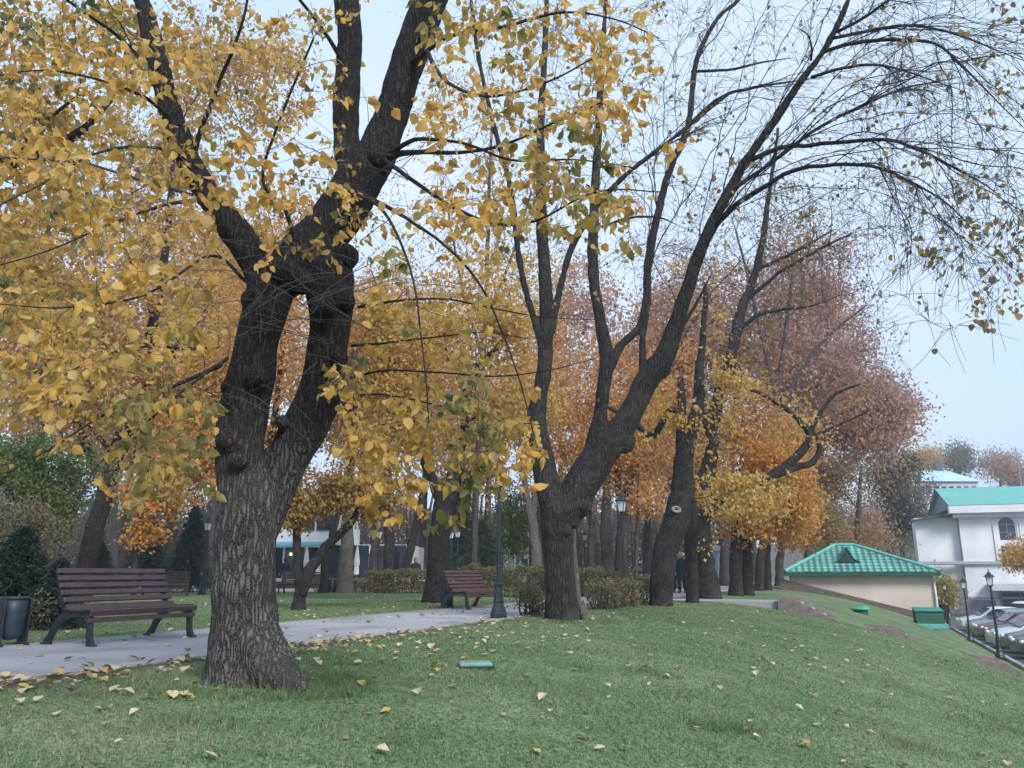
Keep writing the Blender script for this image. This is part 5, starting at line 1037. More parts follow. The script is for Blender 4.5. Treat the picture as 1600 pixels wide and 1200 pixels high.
def white_building():
    Y = 85.0; o = P(1447, 960, Y); o[2] = -3.6; root = thing('white_building', 'large white building with a teal roof, arched window and stone band', 'building', o)
    
    def L(px, py, y=Y):
        q = P(px, py, y) - o; q[0] = 85 * q[0] / (85 * .94 + .342 * (o[0] + q[0])); return q
    root.rotation_euler = (0, 0, math.radians(-20))
    zt = L(1500, 798)[2]; zw = L(1447, 815)[2]; xm = L(1496, 800)[0]; xr = 42.0; zb = L(1500, 880)[2]; k = .0708
    m = MB(); m.box(((xm + xr) / 2, 7, zt / 2), (xr - xm, 14, zt)); m.build('main_wall', M_WHITE, root)
    m = MB(); m.box((xm / 2 - .02, 1.9, zw / 2 + .2), (xm - .06, 2.4, zw + .4)); m.build('wing_wall', M_WHITE, root)
    m = MB(); e = L(1489, 791, Y - 1.2); rg = L(1475, 765, Y + 5.6); rg[0] = e[0]
    m.polys([[e[0], -1.2, e[2]], [xr, -1.2, e[2]], [xr, 6, rg[2]], [rg[0] - .1, 6, rg[2]], [e[0], 14.6, e[2]], [xr, 14.6, e[2]]], [[0, 1, 2, 3], [3, 2, 5, 4]]); rf = m.build('roof', M_TEALR, root)
    m = MB(); m.box(((e[0] + xr) / 2, -.75, e[2] - .42), (xr - e[0], .85, .75)); m.box(((e[0] + xr) / 2, -.2, e[2] - 1.0), (xr - e[0] - .8, .45, .5)); m.build('cornice', M_WHITE, root)
    m = MB(); m.polys([[rg[0] + .5, 6, rg[2] - .15], [e[0] + .3, -.5, e[2] - .15], [e[0] + .3, 13.6, e[2] - .15]], [[0, 1, 2]]); m.build('gable', mat('gable_grey', (.25, .25, .27), .8), root)
    m = MB(); m.prism([[-.12, -.3, zw + .05], [xm + .05, -.3, L(1496, 806)[2]], [xm + .05, -.3, L(1496, 806)[2] + .17], [-.12, -.3, zw + .22]], (0, 4.0, 0)); m.build('wing_roof', M_DKGREEN, root)
    m = MB(); m.box((xr / 2 - .1, -.06, zb), (xr + .3, .5, .38), bev=.06); m.build('stone_band', mat('band_grey', (.36, .36, .4), .8), root)
    for cx in np.arange(L(1577, 850)[0], xr - 2, 9.0):
        zs = L(1577, 822)[2]; z0 = L(1577, 845)[2]; m = MB(); wv = arch_poly(cx, -.03, z0, .72, zs); m.prism(wv, (0, .04, 0)); wn = m.build('window', M_DARKGL, root)
        m = MB()
        for rr, dy in ((1.28, -.10), (1.05, -.05)):
            outer = [[cx + rr * math.cos(a), dy, zs + rr * math.sin(a)] for a in np.linspace(0, math.pi, 14)]; inner = [[cx + (rr - .2) * math.cos(a), dy, zs + (rr - .2) * math.sin(a)] for a in np.linspace(0, math.pi, 14)]
            for q in range(13): m.prism([outer[q], outer[q + 1], inner[q + 1], inner[q]], (0, .14 - dy * .2, 0))
            for sg in (-1, 1): m.box((cx + sg * (rr - .1), dy + .05, (zb + zs) / 2 + .1), (.2, .12 + abs(dy) * .1, zs - zb - .25))
        m.build('surround', M_WHITE, wn)
        m = MB(); m.box((cx, -.05, (z0 + zs + .5) / 2), (.06, .05, zs + .6 - z0)); m.box((cx, -.052, zs), (1.4, .05, .06)); m.box((cx, -.052, (z0 + zs) / 2), (1.4, .05, .06)); m.build('glazing_bars', mat('bar_grey', (.22, .24, .27), .6), wn)
        m = MB(); zc, hh = L(1577, 866)[2], 1.55; m.box((cx, -.02, zc), (1.5, .06, hh)); w2 = m.build('window', M_DARKGL, root)
        m = MB(); m.box((cx, -.05, zc), (.06, .05, hh)); m.build('glazing_bars', MATS['bar_grey'], w2)
    m = MB(); x0, x1, za, zc = L(1499, 950)[0], L(1557, 950)[0], L(1500, 962)[2] - .6, L(1500, 937)[2]; m.box(((x0 + x1) / 2, -.02, (za + zc) / 2), (x1 - x0, .08, zc - za))
    for q in range(1, 9): m.box(((x0 + x1) / 2, -.07, za + (zc - za) * q / 9), (x1 - x0, .03, .03))
    m.build('shutter', M_GREYS, root)
    m = MB(); m.box((xr / 2 + 1.6, -.1, zc + .25), (xr - 5.2, .22, .18)); m.build('string_course', MATS['band_grey'], root)
    x2 = L(1566, 950)[0]; z2 = L(1566, 925)[2]; m = MB(); m.box(((x2 + x2 + 7) / 2, -.14, (za + z2) / 2), (7, .06, z2 - za)); sf = m.build('shop_front', M_DARKGL, root)
    m = MB()
    for q in range(5): m.box((x2 + q * 1.75, -.2, (za + z2) / 2), (.12, .08, z2 - za))
    m.build('mullions', MATS['bar_grey'], sf)
    m = MB(); m.box((x2 + 3.2, -1.1, z2 + .55), (8.6, 2.0, .75), bev=.05); m.build('canopy', mat('canopy_grey', (.5, .52, .56), .6), root)
white_building()
def hill():
    xs = np.linspace(-60, 240, 60); ys = np.linspace(112, 420, 40); Xh, Yh = np.meshgrid(xs, ys)
    Zh = 15 * np.exp(-((Xh - 108) / 52) ** 2) * np.clip((Yh - 112) / 45, 0, 1) ** 1.2 * np.clip((420 - Yh) / 120, 0, 1) - 3.2
    m = MB(); i = (np.arange(39)[:, None] * 60 + np.arange(59)[None]).ravel(); m.add(np.stack([Xh, Yh, Zh], -1), np.stack([i, i + 1, i + 61, i + 60], -1))
    tag(m.build('hill', mat('hill_scrub', (.09, .075, .06), .95, var=.4, scale=.2), smooth=True), kind='structure')
hill()
def blue_building():
    Y = 150; o = P(1480, 765, Y); root = thing('hill_building', 'distant pale building with a light blue hip roof on the hill', 'building', o); L = lambda px, py, y: P(px, py, y) - o
    a, b, c, d = L(1418, 752, Y), L(1534, 752, Y), L(1478, 735, Y + 6), L(1440, 735, Y + 6); m = MB(); m.polys([[a[0], 0, a[2]], [b[0], 0, b[2]], [c[0], 6, c[2]], [d[0], 6, d[2]], [b[0], 12, b[2]], [a[0], 12, a[2]]], [[0, 1, 2, 3], [1, 4, 2], [4, 5, 3, 2], [5, 0, 3]]); m.build('roof', M_BLUER, root)
    m = MB(); m.box(((a[0] + b[0]) / 2, 6, a[2] - 3.1), (b[0] - a[0] - 1, 11, 6)); w = m.build('wall', mat('blue_grey_wall', (.42, .45, .5), .8), root)
    for q in range(9):
        m = MB(); m.box((a[0] + 1.4 + q * (b[0] - a[0] - 2.8) / 8, .44, a[2] - 1.6), (.8, .08, 1.4)); m.build('window', M_DARKGL, root)
    m = MB(); m.box((L(1467, 735, Y + 6)[0], 6.2, c[2] + .8), (1.2, 1.2, 1.8)); m.build('chimney', mat('chimney_dark', (.08, .08, .1), .8), root)
blue_building()
p = P(1597, 770, 150); mr = thing('mast', 'thin mast with cross arms at the right edge above the roofs', 'mast', (p[0], 150, p[2] - 3)); m = MB(); h = P(1597, 698, 150)[2] - p[2] + 3
m.lathe([(.5, 0), (.42, h * .35), (.2, h * .36), (.14, h * .7), (.06, h)], n=8); m.build('pole', mat('mast_grey', (.16, .18, .22), .6), mr)
for zz, ww in ((.82, 1.7), (.62, 1.2)):
    m = MB(); m.box((0, 0, h * zz), (ww, .1, .1)); m.build('cross_arm', MATS['mast_grey'], mr)
def cafe():
    Y = 50.0; o = np.array([P(570, 905, Y)[0], Y, 0.0]); root = thing('cafe_building', 'white cafe with dark glazed front behind the trunks', 'building', o); x = lambda px: P(px, 880, Y)[0] - o[0]
    x0, x1 = x(395), x(640); m = MB(); m.box(((x(425) + x(522)) / 2, 4, 3.9), (x(522) - x(425), 8, 2.6)); m.box(((x0 + x1) / 2, 4.3, 1.3), (x1 - x0, 7.2, 2.6)); m.build('wall', M_WHITE, root)
    m = MB(); m.box(((x0 + x1) / 2, .58, 1.35), (x1 - x0 - .6, .1, 2.4)); gl = m.build('glass_front', M_DARKGL, root); m = MB()
    for q in np.arange(x0 + .4, x1, 1.35): m.box((q, .5, 1.35), (.12, .1, 2.5))
    m.build('mullions', M_WHITE, gl)
    for pxx in (476, 505):
        m = MB(); m.box((x(pxx), -.06, 4.1), (1.0, .1, 1.3)); m.build('window', M_DARKGL, root)
    m = MB(); xa, xb = x(424), x(508); m.prism([[xa, -1.8, 2.35], [xa, -1.8, 2.5], [xa, .0, 2.75], [xa, 0, 2.6]], (xb - xa, 0, 0)); m.build('awning', mat('awning_teal', (.12, .36, .42), .6, var=.1), root)
    for px, zz in ((452, 2.0), (460, 1.85)):
        m = MB(); m.lathe([(.01, -.08), (.07, -.05), (.09, 0), (.06, .06), (.01, .08)], (x(px), .2, zz), 10); mm, nt, bb, ou = newmat('warm_bulb'); bb.inputs['Emission Color'].default_value = (1, .72, .4, 1); bb.inputs['Emission Strength'].default_value = 2.5; m.build('bulb', mm, root)
    xw0, xw1 = P(405, 905, 47.6)[0], P(720, 905, 47.6)[0]
    t = thing('terrace_wall', 'low white terrace wall in front of the cafe', 'wall', ((xw0 + xw1) / 2, 47.6, 0)); m = MB(); m.box((0, 0, .18), (xw1 - xw0, .25, .36)); m.build('base', mat('terrace_brown', (.14, .11, .11), .8), t); m = MB(); m.box((0, 0, .46), (xw1 - xw0 + .1, .34, .2), bev=.02); m.build('coping', M_WHITE, t)
cafe()
for px, lab in ((478, 'folded white parasol by the cafe, left of the small tree stem'), (497, 'folded white parasol by the cafe, right of the small tree stem'), (557, 'folded white parasol right of the broad grey trunk')):
    Y = 46.6 if px != 557 else 44.5; r = thing('folded_parasol', lab, 'parasol', (P(px, 890, Y)[0], Y, 0), group='folded cafe parasols'); m = MB(); m.lathe([(.05, 0), (.03, .05), (.025, 2.3)], n=8); m.build('pole', M_IRON, r)
    m = MB(); m.lathe([(.10, .75), (.15, .8), (.13, 1.2), (.17, 1.45), (.12, 1.8), (.05, 2.25), (.015, 2.36)], n=9); m.build('canopy', mat('canvas_white', (.7, .7, .72), .8), r)
for name, lab, px0, px1, pt, Y, mm in (('pale_house', 'pale low house seen between the first lamp and the second tree', 786, 828, 864, 76, M_WHITE), ('pale_kiosk', 'pale blue kiosk between the dark trunks of the lawn row', 1121, 1142, 862, 72, mat('kiosk_blue', (.34, .42, .5), .6, var=.2, scale=2))):
    x0, x1 = P(px0, 890, Y)[0], P(px1, 890, Y)[0]; zt = P(px0, pt, Y)[2]; r = thing(name, lab, 'building', ((x0 + x1) / 2, Y, 0)); m = MB(); m.box((0, 2, zt / 2), (x1 - x0, 4, zt)); m.build('wall', mm, r)
    m = MB(); m.prism([[-(x1 - x0) / 2 - .3, -.3, zt], [(x1 - x0) / 2 + .3, -.3, zt], [(x1 - x0) / 2 + .3, 2, zt + .5], [-(x1 - x0) / 2 - .3, 2, zt + .5]], (0, .02, .1)); m.build('roof', M_GREYS, r)
    m = MB(); m.box(((x1 - x0) * .3, -.03, zt * .55), ((x1 - x0) * .25, .08, zt * .5)); m.build('window', M_DARKGL, r)

# ---------------------------------------------------------------- stairs, lids, trough
def stairs():
    o2 = xy(3.9, 12.8); root = thing('staircase', 'brown stone stairs sunk in the lawn slope, running down to the cars', 'staircase', (o2[0], o2[1], 0), math.atan2(PN[1], PN[0]))
    prof = [(0, .13), (.4, .13), (1.55, -.47), (2.0, -.68), (3.2, -.70), (4.1, -1.27), (4.7, -1.44), (5.8, -1.52), (6.4, -1.95), (6.5, -2.6), (0, -1.5)]
    for sy in (-.85, .72):
        m = MB(); m.prism([[a, sy, b] for a, b in prof], (0, .16, 0)); m.build('side_wall', mat('stair_granite', (.19, .155, .145), .8, var=.3, scale=6), root)
    m = MB(); n = 20
    for k in range(n):
        a = 6.4 * k / n; b = np.interp(a + .16, [q[0] for q in prof[:9]], [q[1] for q in prof[:9]]) - .13; m.box((a + .16, 0.015, b - .5), (.32, 1.40, 1.0))
    m.build('steps', mat('step_stone', (.42, .40, .39), .8, var=.15), root)
stairs()
q = G(743, 1043); r = thing('utility_lid', 'flat green utility lid lying in the lawn among fallen leaves', 'lid', q, .1); m = MB(); m.box((0, 0, .03), (.34, .26, .05), bev=.012); m.build('cover', mat('lid_green', (.16, .30, .25), .6, var=.15), r); m = MB(); m.box((0, 0, .005), (.38, .30, .04)); m.build('frame', M_IRON, r)
for px, py, rr, lab in ((1345, 958, .36, 'larger round green cover on the slope before the green roofed building'), (1356, 956, .26, 'smaller round green cover half behind the larger one')):
    q = G(px, py); r = thing('round_cover', lab, 'cover', (q[0], q[1] + (.5 if rr < .3 else 0), q[2]), group='round green covers'); m = MB(); m.lathe([(rr, .13), (rr * 1.03, .17), (rr * .9, .2), (rr * .4, .23), (.02, .235)], n=20); m.build('lid', mat('cover_green', (.03, .36, .20), .5, var=.1), r, smooth=True); m = MB(); m.lathe([(rr * .75, -.1), (rr * .75, .128)], n=16); m.build('collar', M_DKGREEN, r)
q = G(1453, 981); r = thing('green_container', 'dark green box with sloping lid and turquoise foot below the cream building', 'container', q, math.radians(-14)); m = MB(); m.prism([[-.58, -.3, .2], [-.58, .35, .2], [-.58, .35, .82], [-.58, -.2, .70]], (1.16, 0, 0)); m.build('body', M_DKGREEN, r)
m = MB(); m.box((0, .06, .80), (1.22, .66, .05), rx=.2, bev=.01); m.build('lid', mat('lid_bright_green', (.02, .20, .13), .45), r); m = MB(); m.box((0.05, 0, .08), (1.3, .7, .22), bev=.02); m.build('foot', mat('turquoise_paint', (.08, .36, .33), .6, var=.3), r)

# ---------------------------------------------------------------- parked cars
M_TYRE = mat('tyre', (.02, .02, .022), .8); M_RIM = mat('rim', (.35, .36, .38), .35, .7); M_CGL = mat('car_glass', (.035, .045, .055), .05, var=.2, bump=0); M_HL = mat('headlight', (.75, .78, .8), .1, bump=0); M_TL = mat('taillight', (.35, .02, .02), .2, bump=0)
def car(label, loc, rz, paint, van=False, group='cars parked nose to the lawn kerb'):
    r = thing('parked_car', label, 'car', loc, rz, group)
    if van: St = [(2.1, .60, .72), (1.95, .86, .74), (1.45, 1.0, .74), (.85, 1.62, .66), (.5, 1.72, .66), (-1.7, 1.74, .66), (-2.05, 1.6, .66), (-2.12, .9, .8), (-2.14, .5, .8)]
    else: St = [(2.12, .55, .70), (2.0, .70, .72), (1.7, .78, .74), (1.05, .92, .72), (.35, 1.38, .58), (-.2, 1.45, .58), (-.95, 1.43, .57), (-1.6, 1.20, .58), (-1.95, .95, .68), (-2.1, .85, .70), (-2.15, .5, .72)]
    secs = []
    for x, zt, wt in St:
        w = .87 - .06 * (abs(x) / 2.1) ** 4; bt = min(zt - .04, .92)
        half = [(w * .86, .2), (w * .97, .32), (w, .55), (w * .985, bt), (wt + (w - wt) * .15, zt - (zt - bt) * .2), (wt * .8, zt)]
        secs.append([[x, -y, z] for y, z in half] + [[x, y, z] for y, z in half[::-1]])
    V = np.array(secs); n, k = V.shape[:2]; m = MB(); i = np.arange(n - 1)[:, None] * k; j = np.arange(k)[None]; j2 = (j + 1) % k
    m.add(V, np.stack([i + j, i + j2, i + k + j2, i + k + j], -1).reshape(-1, 4)); m.f.append(np.arange(k)[None, ::-1] + 0); m.f.append(np.arange(k)[None] + (n - 1) * k)
    body = m.build('body', paint, r, smooth=True); md = body.modifiers.new('bevel', 'BEVEL'); md.width = .05; md.segments = 2; md.limit_method = 'ANGLE'; md.angle_limit = .5
    zt = 1.62 if van else 1.34
    wp = [(.95, .95), (.55, zt - .02), (-1.6, zt), (-1.85, .97)] if van else [(.88, .95), (.36, zt - .04), (-.9, zt + .02), (-1.42, zt - .14), (-1.72, .95)]
    for sg in (-1, 1):
        Wv = []
        for x, z in wp: f = (z - .92) / (1.45 - .92 if not van else .8); Wv.append([x, sg * (.875 - (.24 if not van else .17) * f), z])
        m = MB(); m.prism(Wv, (0, sg * .012, 0)); m.build('side_window', M_CGL, r)
    a = (1.40, 1.02, .90, 1.58) if van else (1.03, .95, .42, 1.36); m = MB(); m.prism([[a[0], -.72, a[1]], [a[0], .72, a[1]], [a[2], .58, a[3]], [a[2], -.58, a[3]]], (.02, 0, .022)); m.build('windscreen', M_CGL, r)
    b = (-2.11, 1.0, -2.06, 1.55) if van else (-1.9, .98, -1.62, 1.19); m = MB(); m.prism([[b[0], -.6, b[1]], [b[0], .6, b[1]], [b[2], .52, b[3]], [b[2], -.52, b[3]]], (-.02, 0, .02)); m.build('rear_window', M_CGL, r)
    for sx in (1.3, -1.3):
        for sg in (-1, 1):
            ang = [(0.2, -.1), (.30, -.09), (.315, -.05), (.315, .05), (.30, .09), (.2, .1)]; m = MB(); m.lathe(ang, n=20, cap=False); ty = m.build('wheel', M_TYRE, r, smooth=True); ty.location = (sx, sg * .80, .315); ty.rotation_euler = (math.pi / 2, 0, 0)
            m = MB(); m.lathe([(.02, .07), (.12, .085), (.205, .07), (.205, -.07), (.12, -.085), (.02, -.07)], n=12); m.build('rim', M_RIM, ty)
    for sg in (-1, 1):
        m = MB(); m.box((2.06, sg * .56, .66), (.14, .26, .12), bev=.03); m.build('headlight', M_HL, r); m = MB(); m.box((-2.12, sg * .68, .80), (.1, .16, .2), bev=.02); m.build('taillight', M_TL, r)
        m = MB(); m.box((.82, sg * .95, .98), (.12, .16, .11), bev=.03); m.build('mirror', paint, r)
    return r
def paint(n, c): return mat('car_paint_' + n, c, .34, .2, var=.04, scale=2, bump=0, coat=.2)
RZ_CAR = math.atan2(-PN[1], -PN[0])
for u, pn, c, van, lab in ((23.2, 'dark', (.05, .055, .06), False, 'dark car at the right edge, nearest the viewer'), (26.0, 'graphite', (.075, .08, .085), False, 'dark grey car behind the nearest parking lamp post'), (28.9, 'white', (.62, .64, .66), False, 'white car between the dark grey and the grey green car'),
                           (31.8, 'greygreen', (.09, .11, .105), False, 'grey green car between the white and the dark red car'), (34.6, 'maroon', (.13, .05, .05), False, 'dark red car between grey green and pale cars'), (37.4, 'pale', (.26, .30, .32), False, 'pale blue white car behind the second parking lamp post'), (40.4, 'teal', (.10, .16, .17), False, 'dark teal car beside the pale blue white one'), (43.5, 'white', (.72, .74, .76), False, 'last white car of the row, by the standing person')):
    q = xy(13.5 + .15 * math.sin(u * 3), u); car(lab, (q[0], q[1], tz(*q) + .02), RZ_CAR + math.radians(8), paint(pn, c), van)
q = P(1600, 990, 52); car('white car on the far side of the lot before the shop front', (q[0] + .6, 52, tz(q[0], 52) + .02), math.radians(200), paint('white', (.72, .74, .76)), True, None)

# ---------------------------------------------------------------- people
M_SKIN = mat('skin', (.45, .28, .21), .6, var=.06, bump=0)
def person(label, loc, h, rz, coat, legs, hair, step=.14, lean=0.0, long=True, group=None):
    r = thing('person', label, 'person', loc, rz, group); s = h / 1.72
    J = {'pel': (0, 0, .95, .13, .10), 'wst': (0, 0, 1.10, .125, .095), 'chs': (0, .01, 1.32, .155, .11), 'nck': (0, 0, 1.47, .055, .055), 'hd0': (0, .015, 1.55, .07, .075), 'hd1': (0, .012, 1.63, .078, .092), 'top': (0, .0, 1.705, .045, .055), 'nose': (0, .105, 1.60, .012, .014)}
    E_ = [('pel', 'wst'), ('wst', 'chs'), ('chs', 'nck'), ('nck', 'hd0'), ('hd0', 'hd1'), ('hd1', 'top'), ('hd1', 'nose')]
    for sg, n in ((-1, 'l'), (1, 'r')):
        J.update({n + 'hip': (sg * .09, 0, .88, .085, .085), n + 'kne': (sg * .10, sg * step * .5 + .03, .49, .06, .062), n + 'ank': (sg * .10, sg * step - .02, .09, .042, .045), n + 'toe': (sg * .115, sg * step + .14, .035, .04, .03),
                  n + 'sho': (sg * .19, 0, 1.40, .06, .06), n + 'elb': (sg * .25, -.03 - sg * .04, 1.12, .045, .045), n + 'wri': (sg * .25, .06 - sg * .08, .89, .03, .032), n + 'hnd': (sg * .245, .09 - sg * .08, .80, .028, .036)})
        E_ += [('pel', n + 'hip'), (n + 'hip', n + 'kne'), (n + 'kne', n + 'ank'), (n + 'ank', n + 'toe'), ('chs', n + 'sho'), (n + 'sho', n + 'elb'), (n + 'elb', n + 'wri'), (n + 'wri', n + 'hnd')]
        for f in range(4): J[n + 'f%d' % f] = (sg * .245 + sg * .004, .065 - sg * .08 + f * .02, .73 - .012 * (f in (1, 2)), .008, .008); E_.append((n + 'hnd', n + 'f%d' % f))
        J[n + 'th'] = (sg * .225, .125 - sg * .08, .79, .009, .009); E_.append((n + 'hnd', n + 'th'))
    ks = list(J); me = bpy.data.meshes.new('body'); me.from_pydata([tuple(v * s for v in J[k][:3]) for k in ks], [(ks.index(a), ks.index(b)) for a, b in E_], []); o = bpy.data.objects.new('body', me); COL.objects.link(o); o.parent = r
    md = o.modifiers.new('skin', 'SKIN'); sv = me.skin_vertices[0].data
    for i, k in enumerate(ks): sv[i].radius = (J[k][3] * s, J[k][4] * s); sv[i].use_root = (k == 'pel')
    o.modifiers.new('sub', 'SUBSURF').levels = 2; o.modifiers['sub'].render_levels = 2; me.materials.append(M_SKIN)
    m = MB(); z0 = .55 if long else .84
    m.lathe([(.20, z0), (.205, z0 + .02), (.185, .95), (.165, 1.10), (.185, 1.30), (.175, 1.40), (.10, 1.455), (.066, 1.50)], n=16, cap=False); m.v[-1] *= [1.05 * s, .78 * s, s]; c = m.build('coat', coat, r, smooth=True); m = MB()
    for sg in (-1, 1): m.tubes(np.array([[sg * .165, 0, 1.40], [sg * .215, -.01, 1.30], [sg * .25, -.03 - sg * .04, 1.12], [sg * .252, .06 - sg * .08, .88]]) * s, np.array([.075, .07, .062, .05]) * s, 10)
    m.build('sleeves', coat, c, smooth=True); m = MB()
    for sg in (-1, 1): m.tubes(np.array([[sg * .085, 0, .93], [sg * .095, .01, .75], [sg * .10, sg * step * .5 + .03, .49], [sg * .10, sg * step - .02, .07]]) * s, np.array([.10, .092, .075, .062]) * s, 10, tipcap=True)
    m.build('trousers', legs, r, smooth=True); m = MB()
    for sg in (-1, 1): m.box((sg * .108 * s, (sg * step + .06) * s, .042 * s), (.095 * s, .27 * s, .08 * s), bev=.03)
    m.build('shoes', M_TYRE, r); m = MB(); a = np.linspace(-.15, 1.5, 7)
    m.lathe([(.101 * math.cos(t), .118 * math.sin(t)) for t in a], (0, -.012, 1.615), 14, cap=False); m.lathe([(.088, 1.50), (.10, 1.56), (.101, 1.60)], (0, -.028, 0), 14, cap=False); m.v[-1] *= 1; m.v = [v * s for v in m.v]
    m.build('hair', hair, r, smooth=True)
    m = MB()
    for sg in (-1, 1): m.box((sg * .032 * s, .098 * s, 1.625 * s), (.022 * s, .01 * s, .012 * s), bev=.003)
    m.build('eyes', M_TYRE, r); return r
NAVY = mat('cloth_navy', (.018, .024, .055), .85, var=.2); BLK = mat('cloth_black', (.014, .014, .018), .85, var=.2); JEAN = mat('cloth_jeans', (.05, .09, .17), .85, var=.2); BLOND = mat('hair_blond', (.42, .32, .2), .7, var=.2); DKH = mat('hair_dark', (.03, .022, .018), .6, var=.2); GREYH = mat('hair_grey', (.36, .34, .32), .7, var=.2)
WG = 'people walking on the path'
for px, Y, h, c, hr, lab in ((1057, 36.4, 1.8, BLK, GREYH, 'walker in a black coat with grey hair, left of the pair on the path'), (1065, 35.6, 1.76, NAVY, BLOND, 'blond walker in a long navy coat, right of the pair on the path'), (1095, 39.5, 1.62, BLK, DKH, 'dark clothed walker mostly hidden between two trunks')):
    x = P(px, 900, Y)[0]; person(lab, (x, Y, .012), h, math.radians(180 - 20), c, BLK, hr, group=WG)
p = P(1478, 975, 47); person('person in black standing by the last parked cars', (p[0], 47, tz(p[0], 47)), 1.68, math.radians(150), BLK, BLK, DKH, .03)
p = P(444, 905, 46.2); person('person in a dark jacket and blue jeans at the cafe front', (p[0], 46.2, 0), 1.7, math.radians(60), NAVY, JEAN, DKH, .06, long=False)
p = P(649, 905, 44); pp = person('person in black behind the clipped hedge, white bag at the side', (p[0], 44, 0), 1.68, math.radians(200), BLK, BLK, DKH, .04)
m = MB(); m.box((0, 0, .16), (.36, .14, .32), bev=.04); m.tubes(spline(np.array([[-.12, 0, .3, .01], [-.08, 0, .42, .01], [.08, 0, .42, .01], [.12, 0, .3, .01]]), 4)[:, :3], np.full(13, .012), 6); bg_ = m.build('shoulder_bag', mat('bag_white', (.65, .65, .66), .6), None, loc=(p[0] + .34, 43.9, .5)); tag(bg_, 'white bag hanging beside the person in black behind the hedge', 'bag')

# ---------------------------------------------------------------- grass and fallen leaves
def keep_off(x, y):
    s, u = su(x, y); ok = ~((s > -3.08) & (s < .10)) & ~((s > 0) & (s < 11) & (u > 11.8) & (u < 13.8)) & (s < 11.3)
    return ok & (np.hypot(x + 2.25, y - 7.0) > .42) & (np.hypot(x - 1.05, y - 15.4) > .45)
def grass():
    rng = np.random.default_rng(5); n = 380000; d = 2.2 + (26 - 2.2) * rng.random(n) ** 1.45; a = rng.uniform(-.74, .74, n); x, y = d * np.tan(a), d
    ok = keep_off(x, y); s, u = su(x, y); earth = (s > 0) & (s < .55) & (np.array([mnoise.noise((q * .9, w * .9, 3)) for q, w in zip(x, y)]) > -.25); ok &= ~(earth & (rng.random(n) < .85)); x, y, d = x[ok], y[ok], d[ok]; n = len(x); z = terrain(x, y)
    tuft = np.array([mnoise.noise((q * .7, w * .7, 0)) for q, w in zip(x, y)]); h = (.017 + .017 * rng.random(n)) * (1 + .5 * tuft); w = .0022 * (1 + d / 5)
    az = rng.random(n) * 6.283; ln = rng.normal(size=(n, 2)) * .5; p = np.stack([x, y, z - .004], 1); sd = np.stack([np.cos(az), np.sin(az), 0 * az], 1) * w[:, None]; tip = p + np.column_stack([ln * h[:, None], h])
    mb = MB(); mb.add(np.stack([p - sd, p + sd, tip], 1), np.arange(n * 3).reshape(-1, 3))
    tufts = [(-2.22, 7.0, .42, .85, 4200, 1.7), (1.05, 15.4, .4, .8, 2200, 1.8)] + [(*G(a, b)[:2], 0, r, k, 1.35) for a, b, r, k in ((1112, 1136, .22, 900), (1160, 1140, .15, 500), (500, 1062, .3, 900), (1590, 1146, .25, 700), (1015, 1052, .3, 600), (290, 1130, .3, 500), (905, 1044, .3, 600), (1420, 1165, .3, 700))]
    for cx, cy, r0, r1, k, hh in tufts:
        rr = r0 + (r1 - r0) * rng.random(k) ** .8; aa = rng.random(k) * 6.283; xx, yy = cx + rr * np.cos(aa) * 1.3, cy + rr * np.sin(aa); q = np.stack([xx, yy, terrain(xx, yy) - .004], 1); az = rng.random(k) * 6.283
        sd = np.stack([np.cos(az), np.sin(az), 0 * az], 1) * .0038; h = (.03 + .02 * rng.random(k)) * hh; mb.add(np.stack([q - sd, q + sd, q + np.column_stack([rng.normal(size=(k, 2)) * .5 * h[:, None], h])], 1), np.arange(k * 3).reshape(-1, 3))
    m = leafmat('grass_blade', [(.075, .145, .052), (.12, .20, .078), (.17, .24, .105), (.25, .28, .16)], [(.15, .20, .09), (.21, .25, .135), (.31, .31, .19)], .5, trans=.25)
    tag(mb.build('grass', m), 'short green turf of the lawn', 'grass', kind='stuff')
grass()
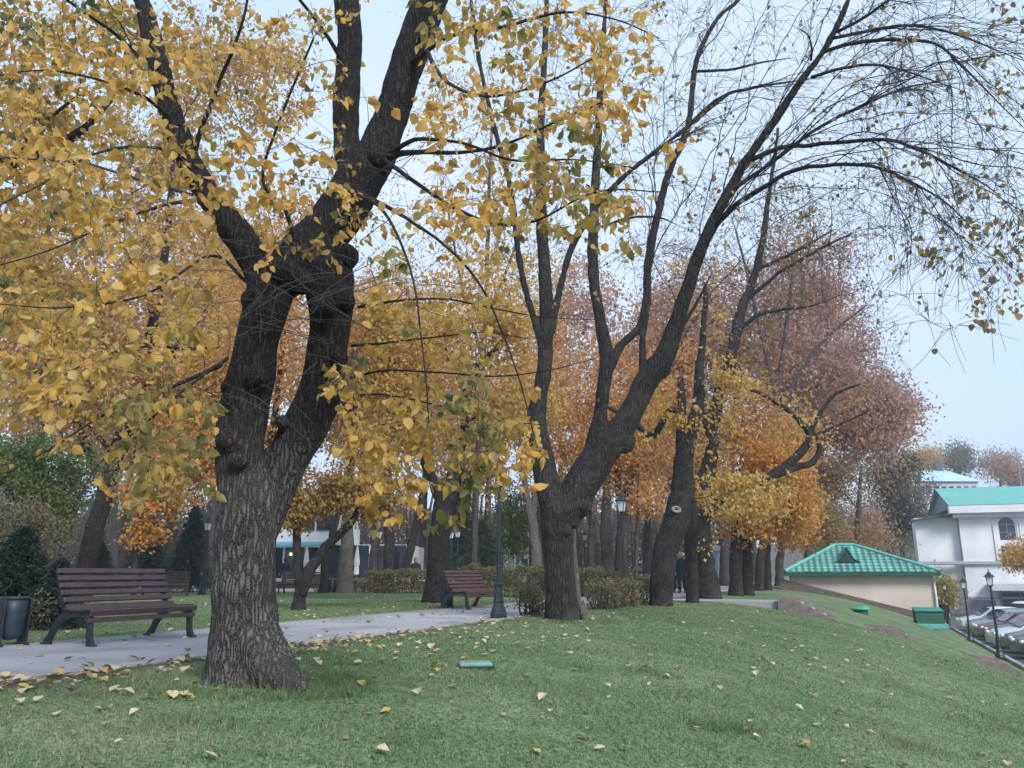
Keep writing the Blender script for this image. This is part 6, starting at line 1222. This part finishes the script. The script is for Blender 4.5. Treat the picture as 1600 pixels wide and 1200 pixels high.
def fallen():
    rng = np.random.default_rng(8); pts = []
    def add(n, s0, s1, u0, u1, pw=1.0):
        s = s0 + (s1 - s0) * rng.random(n) ** pw; u = rng.uniform(u0, u1, n); q = PO[None] + s[:, None] * PN + u[:, None] * PD; pts.append(q)
    add(330, .08, 2.6, -10.5, 3, 1.5); add(210, .1, 7.5, -13, 3); add(120, .3, 8, -12, 10); add(70, 1, 9, 0, 18); add(130, -6.5, -3.1, -8, 8, .6); add(160, -18, -3.2, 2, 20); add(60, -2.9, 0, -9, 12); add(90, -.4, .7, -11, -4); add(160, .05, .9, -10.5, -5.5); add(70, -2.8, -.1, -9, 4)
    p = np.vstack(pts); ok = keep_off(p[:, 0], p[:, 1]) | ((su(p[:, 0], p[:, 1])[0] < 0) & (su(p[:, 0], p[:, 1])[0] > -2.9)); ok &= p[:, 1] > 2.3; p = p[ok]; sz = rng.uniform(.05, .10, len(p))
    pxx = 800 + p[:, 0] / p[:, 1] * 1250; vis = (pxx > -10) & (pxx < 1610); p, sz = p[vis], sz[vis]; app = sz / np.hypot(p[:, 0], p[:, 1]); o = np.argsort(-app); p, sz = p[o], sz[o]
    mats = [leafmat('fallen_cream', [(.40, .34, .19), (.52, .44, .27), (.46, .37, .21)], trans=.1), leafmat('fallen_yellow', [(.44, .30, .09), (.52, .37, .13)], trans=.1), leafmat('fallen_brown', [(.26, .17, .09), (.34, .23, .13)], trans=.1)]
    labs = ['pale cream curled leaf fallen on the lawn by the path', 'golden yellow leaf fallen on the lawn by the path', 'brown withered leaf fallen on the lawn by the path']
    protos = {}
    for k in range(3):
        for c in range(3):
            V = LEAF_V.copy(); V[:, 1] -= .5; V[:, 2] = V[:, 2] * (.5 + .55 * c) + .2 * c * V[:, 1] ** 2 + rng.normal(size=10) * .035; V[:, 0] *= .9 + .1 * c; V[:, 2] -= V[:, 2].min(); mb = MB(); mb.add(V, LEAF_F); mb.f.append(LEAF_T); protos[k, c] = mb
    first = {}; n_ind = 300; rest = [MB() for _ in range(3)]
    for i in range(len(p)):
        k = int(rng.choice(3, p=[.62, .22, .16])); c = int(rng.integers(3)); s_, u_ = su(*p[i]); onpath = -2.95 < s_ < 0; z = tz(*p[i]) + (.014 if onpath else .022); rz = rng.random() * 6.283; rx, ry = rng.normal() * .13, rng.normal() * .13
        if i < n_ind:
            if (k, c) not in first: ob = protos[k, c].build('fallen_leaf', mats[k]); first[k, c] = ob; tag(ob, labs[k], 'leaf', 'leaves fallen near the path')
            else: ob = first[k, c].copy(); COL.objects.link(ob)
            ob.location = (p[i][0], p[i][1], z); ob.rotation_euler = (rx, ry, rz); ob.scale = (sz[i],) * 3
        else:
            R = np.array(Matrix.Rotation(rz, 3, 'Z') @ Matrix.Rotation(rx, 3, 'X')); pr = protos[k, c]; rest[0 if k == 0 else k].add(np.vstack(pr.v) * sz[i] @ R.T + [p[i][0], p[i][1], z], LEAF_F); rest[k].f.append(LEAF_T + rest[k].n - 10)
    m_ = 2600; s_ = rng.uniform(.1, 9, m_) * rng.random(m_) ** .5; u_ = rng.uniform(-13, 12, m_); q = PO[None] + s_[:, None] * PN + u_[:, None] * PD; q = q[keep_off(q[:, 0], q[:, 1]) & (q[:, 1] > 2.3)]; kk = len(q)
    bits = MB(); leaves(bits, np.column_stack([q, terrain(q[:, 0], q[:, 1]) + .015]), np.column_stack([rng.normal(size=(kk, 2)), rng.normal(size=kk) * .2]), rng.uniform(.02, .05, kk), rng, normal=np.column_stack([rng.normal(size=(kk, 2)) * .3, np.ones(kk)])); rest[2].v += bits.v; rest[2].f += [f + rest[2].n for f in bits.f]; rest[2].n += bits.n
    for k in range(3): tag(rest[k].build('leaf_litter', mats[k]), kind='stuff')
fallen()

# ---------------------------------------------------------------- the air
def air():
    m = bpy.data.materials.new('air'); m.use_nodes = True; nt = m.node_tree; nt.nodes.clear(); out = nt.nodes.new('ShaderNodeOutputMaterial'); v = nt.nodes.new('ShaderNodeVolumePrincipled')
    v.inputs['Color'].default_value = (.92, .95, 1.0, 1); v.inputs['Density'].default_value = HAZE; v.inputs['Anisotropy'].default_value = .2; nt.links.new(v.outputs[0], out.inputs['Volume'])
    mb = MB(); mb.box((0, 205, 24.5), (690, 560, 61)); tag(mb.build('haze', m), kind='stuff')
HAZE = 0.0010
air()
